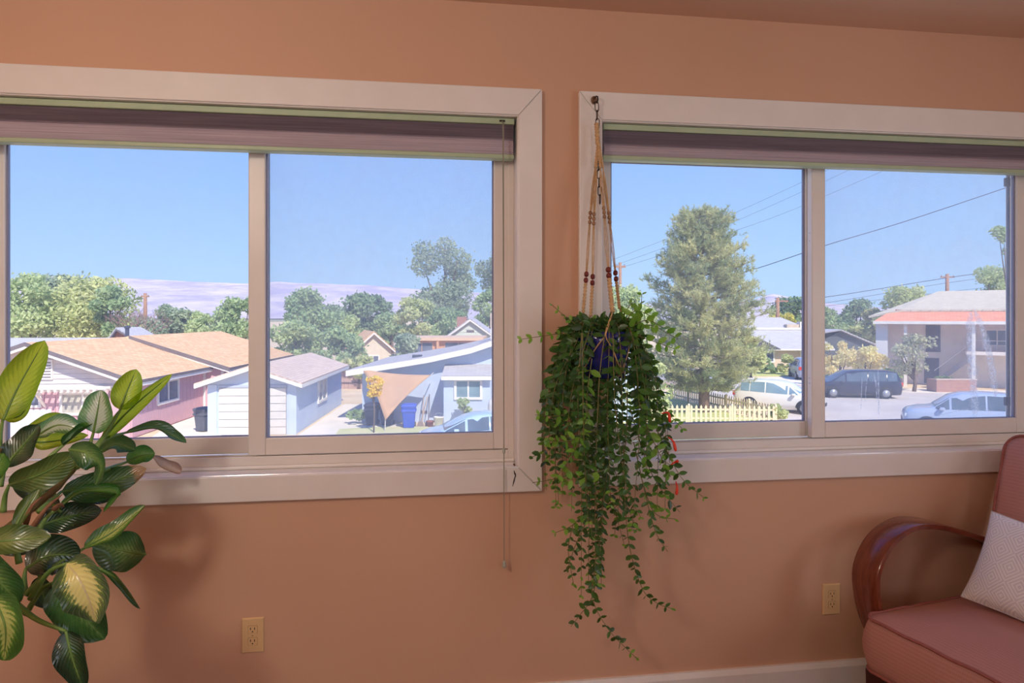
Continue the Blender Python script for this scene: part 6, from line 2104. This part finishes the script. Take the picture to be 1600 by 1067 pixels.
def twig(p, dirv, ln, r, lvl):
    e = p + dirv * ln
    mid = (p + e) / 2 + Vector((rb.uniform(-.1, .1), rb.uniform(-.1, .1), rb.uniform(-.05, .1))) * ln * .4
    MBT.tube([p, mid, e], [r, r * .8, r * .55], 5)
    if lvl > 0:
        for k in range(3 if lvl > 1 else 4):
            nd = (dirv + Vector((rb.uniform(-.9, .9), rb.uniform(-.9, .9), rb.uniform(-.3, .6)))).normalized()
            q = p.lerp(e, rb.uniform(.55, 1))
            twig(q, nd, ln * rb.uniform(.55, .8), r * .55, lvl - 1)


MB().tube([(0, 0, 0), (0.05, 0, 2.6)], [.22, .16], 8).build('trunk', mTw, bt, True)
for k in range(5):
    MBT = MB()
    a = 2 * PI * k / 5
    twig(Vector((0.05, 0, 2.4 + 0.1 * k)), Vector((math.cos(a) * .8, math.sin(a) * .5, .75)).normalized(), 1.7, .085, 4)
    MBT.build('branch', mTw, bt)


# ---- the pine: whorls of branches carrying needle tufts
def pine():
    d = 33.2
    t = thing('pine_tree', 'tall blue green pine inside the picket fence', 'tree', cam2w((1100 - 800) / F * d, d, 0), -TH, 'trees and shrubs of the neighbourhood')
    rng = np.random.default_rng(9)
    hgt = 4.87 + (HZ - 326) / F * d
    MB().tube([(0, 0, -0.05), (0, 0, 1.0), (-.05, 0, 4), (-.1, 0, 7.5), (-.15, 0, hgt - .4)], [.30, .25, .19, .11, .02], 10).build('trunk', paint('pine_bark', (158, 128, 112), (122, 96, 86), 6, 0.95, 0.1, 0.5, 20), t, True)
    prof_h = [1.25, 1.7, 2.6, 4.0, 5.2, 6.4, 7.6, 8.8, 9.8, 10.5, hgt]
    prof_r = [1.6, 2.5, 3.1, 3.25, 3.2, 2.95, 2.5, 1.95, 1.35, .8, .15]
    tips = []; dirs = []; tv = []
    h = 1.35
    bi = 0
    while h < hgt - .25:
        Rm = np.interp(h, prof_h, prof_r)
        nb_ = int(6 + 3 * min(1, Rm / 2.5))
        a0 = rng.uniform(0, 6.28)
        for k in range(nb_):
            a = a0 + 2 * PI * k / nb_ + rng.normal() * .15
            L = Rm * .95 * rng.uniform(.62, 1.05)
            rise = .28 + .55 * (h / hgt)
            p0 = Vector((-.015 * h, 0, h)); e = Vector((math.cos(a) * L - .015 * h, math.sin(a) * L, h + L * (rise - .30) - .10 * L))
            mid = (p0 + e) / 2 + Vector((0, 0, -.10 * L))
            c = bez([p0, mid, e], 8)
            MB().tube(c, [.055 * (1 - i / 9) * (0.4 + L / 4) for i in range(8)], 5).build('branch', paint('pine_twig', (164, 150, 122), (142, 128, 104), 4, 0.95), t, True)
            bt_ = rng.uniform(0, 1)
            m_ = int(16 + 24 * L / 3)
            for i in range(m_):
                u = rng.uniform(.22, 1.0) ** .7
                j = min(6, int(u * 7)); q = c[j].lerp(c[j + 1], u * 7 - j)
                spread = .55 * (1.1 - u * .5) * min(1, L / 1.5)
                q = q + Vector((rng.normal() * spread * .55, rng.normal() * spread * .55, abs(rng.normal()) * spread * .42 - .05))
                tips.append(q); dd = (e - p0).normalized() * .5 + Vector((rng.normal() * .4, rng.normal() * .4, .55 + .3 * rng.normal()))
                dirs.append(dd.normalized()); tv.append(.55 * bt_ + .45 * rng.uniform(0, 1))
        h += .46 - .12 * (h / hgt)
    tips = np.array(tips); dirs = np.array(dirs); tv = np.array(tv)
    NN = 20
    n = len(tips)
    base = np.repeat(tips, NN, 0); dd = np.repeat(dirs, NN, 0)
    fan = rng.normal(size=base.shape); fan /= np.linalg.norm(fan, axis=1)[:, None]
    nd = dd * .75 + fan; nd /= np.linalg.norm(nd, axis=1)[:, None]
    ln = rng.uniform(.14, .26, len(base))[:, None]
    along = rng.uniform(-.12, .22, len(base))[:, None]
    s = base + dd * along
    e = np.cross(nd, rng.normal(size=base.shape)); e /= np.linalg.norm(e, axis=1)[:, None]
    V_ = np.stack([s - e * .017, s + e * .017, s + nd * ln], 1).reshape(-1, 3)
    Fc = np.arange(len(V_)).reshape(-1, 3)
    T = np.repeat(np.repeat(tv, NN), 3)
    tt = np.stack([T, T, T], 1)
    np_mesh('needles', V_, Fc, foliage_mat('pine_needles', (150, 168, 128), (228, 220, 160), .42), t, tt)['kind'] = 'stuff'
    return n


pine()
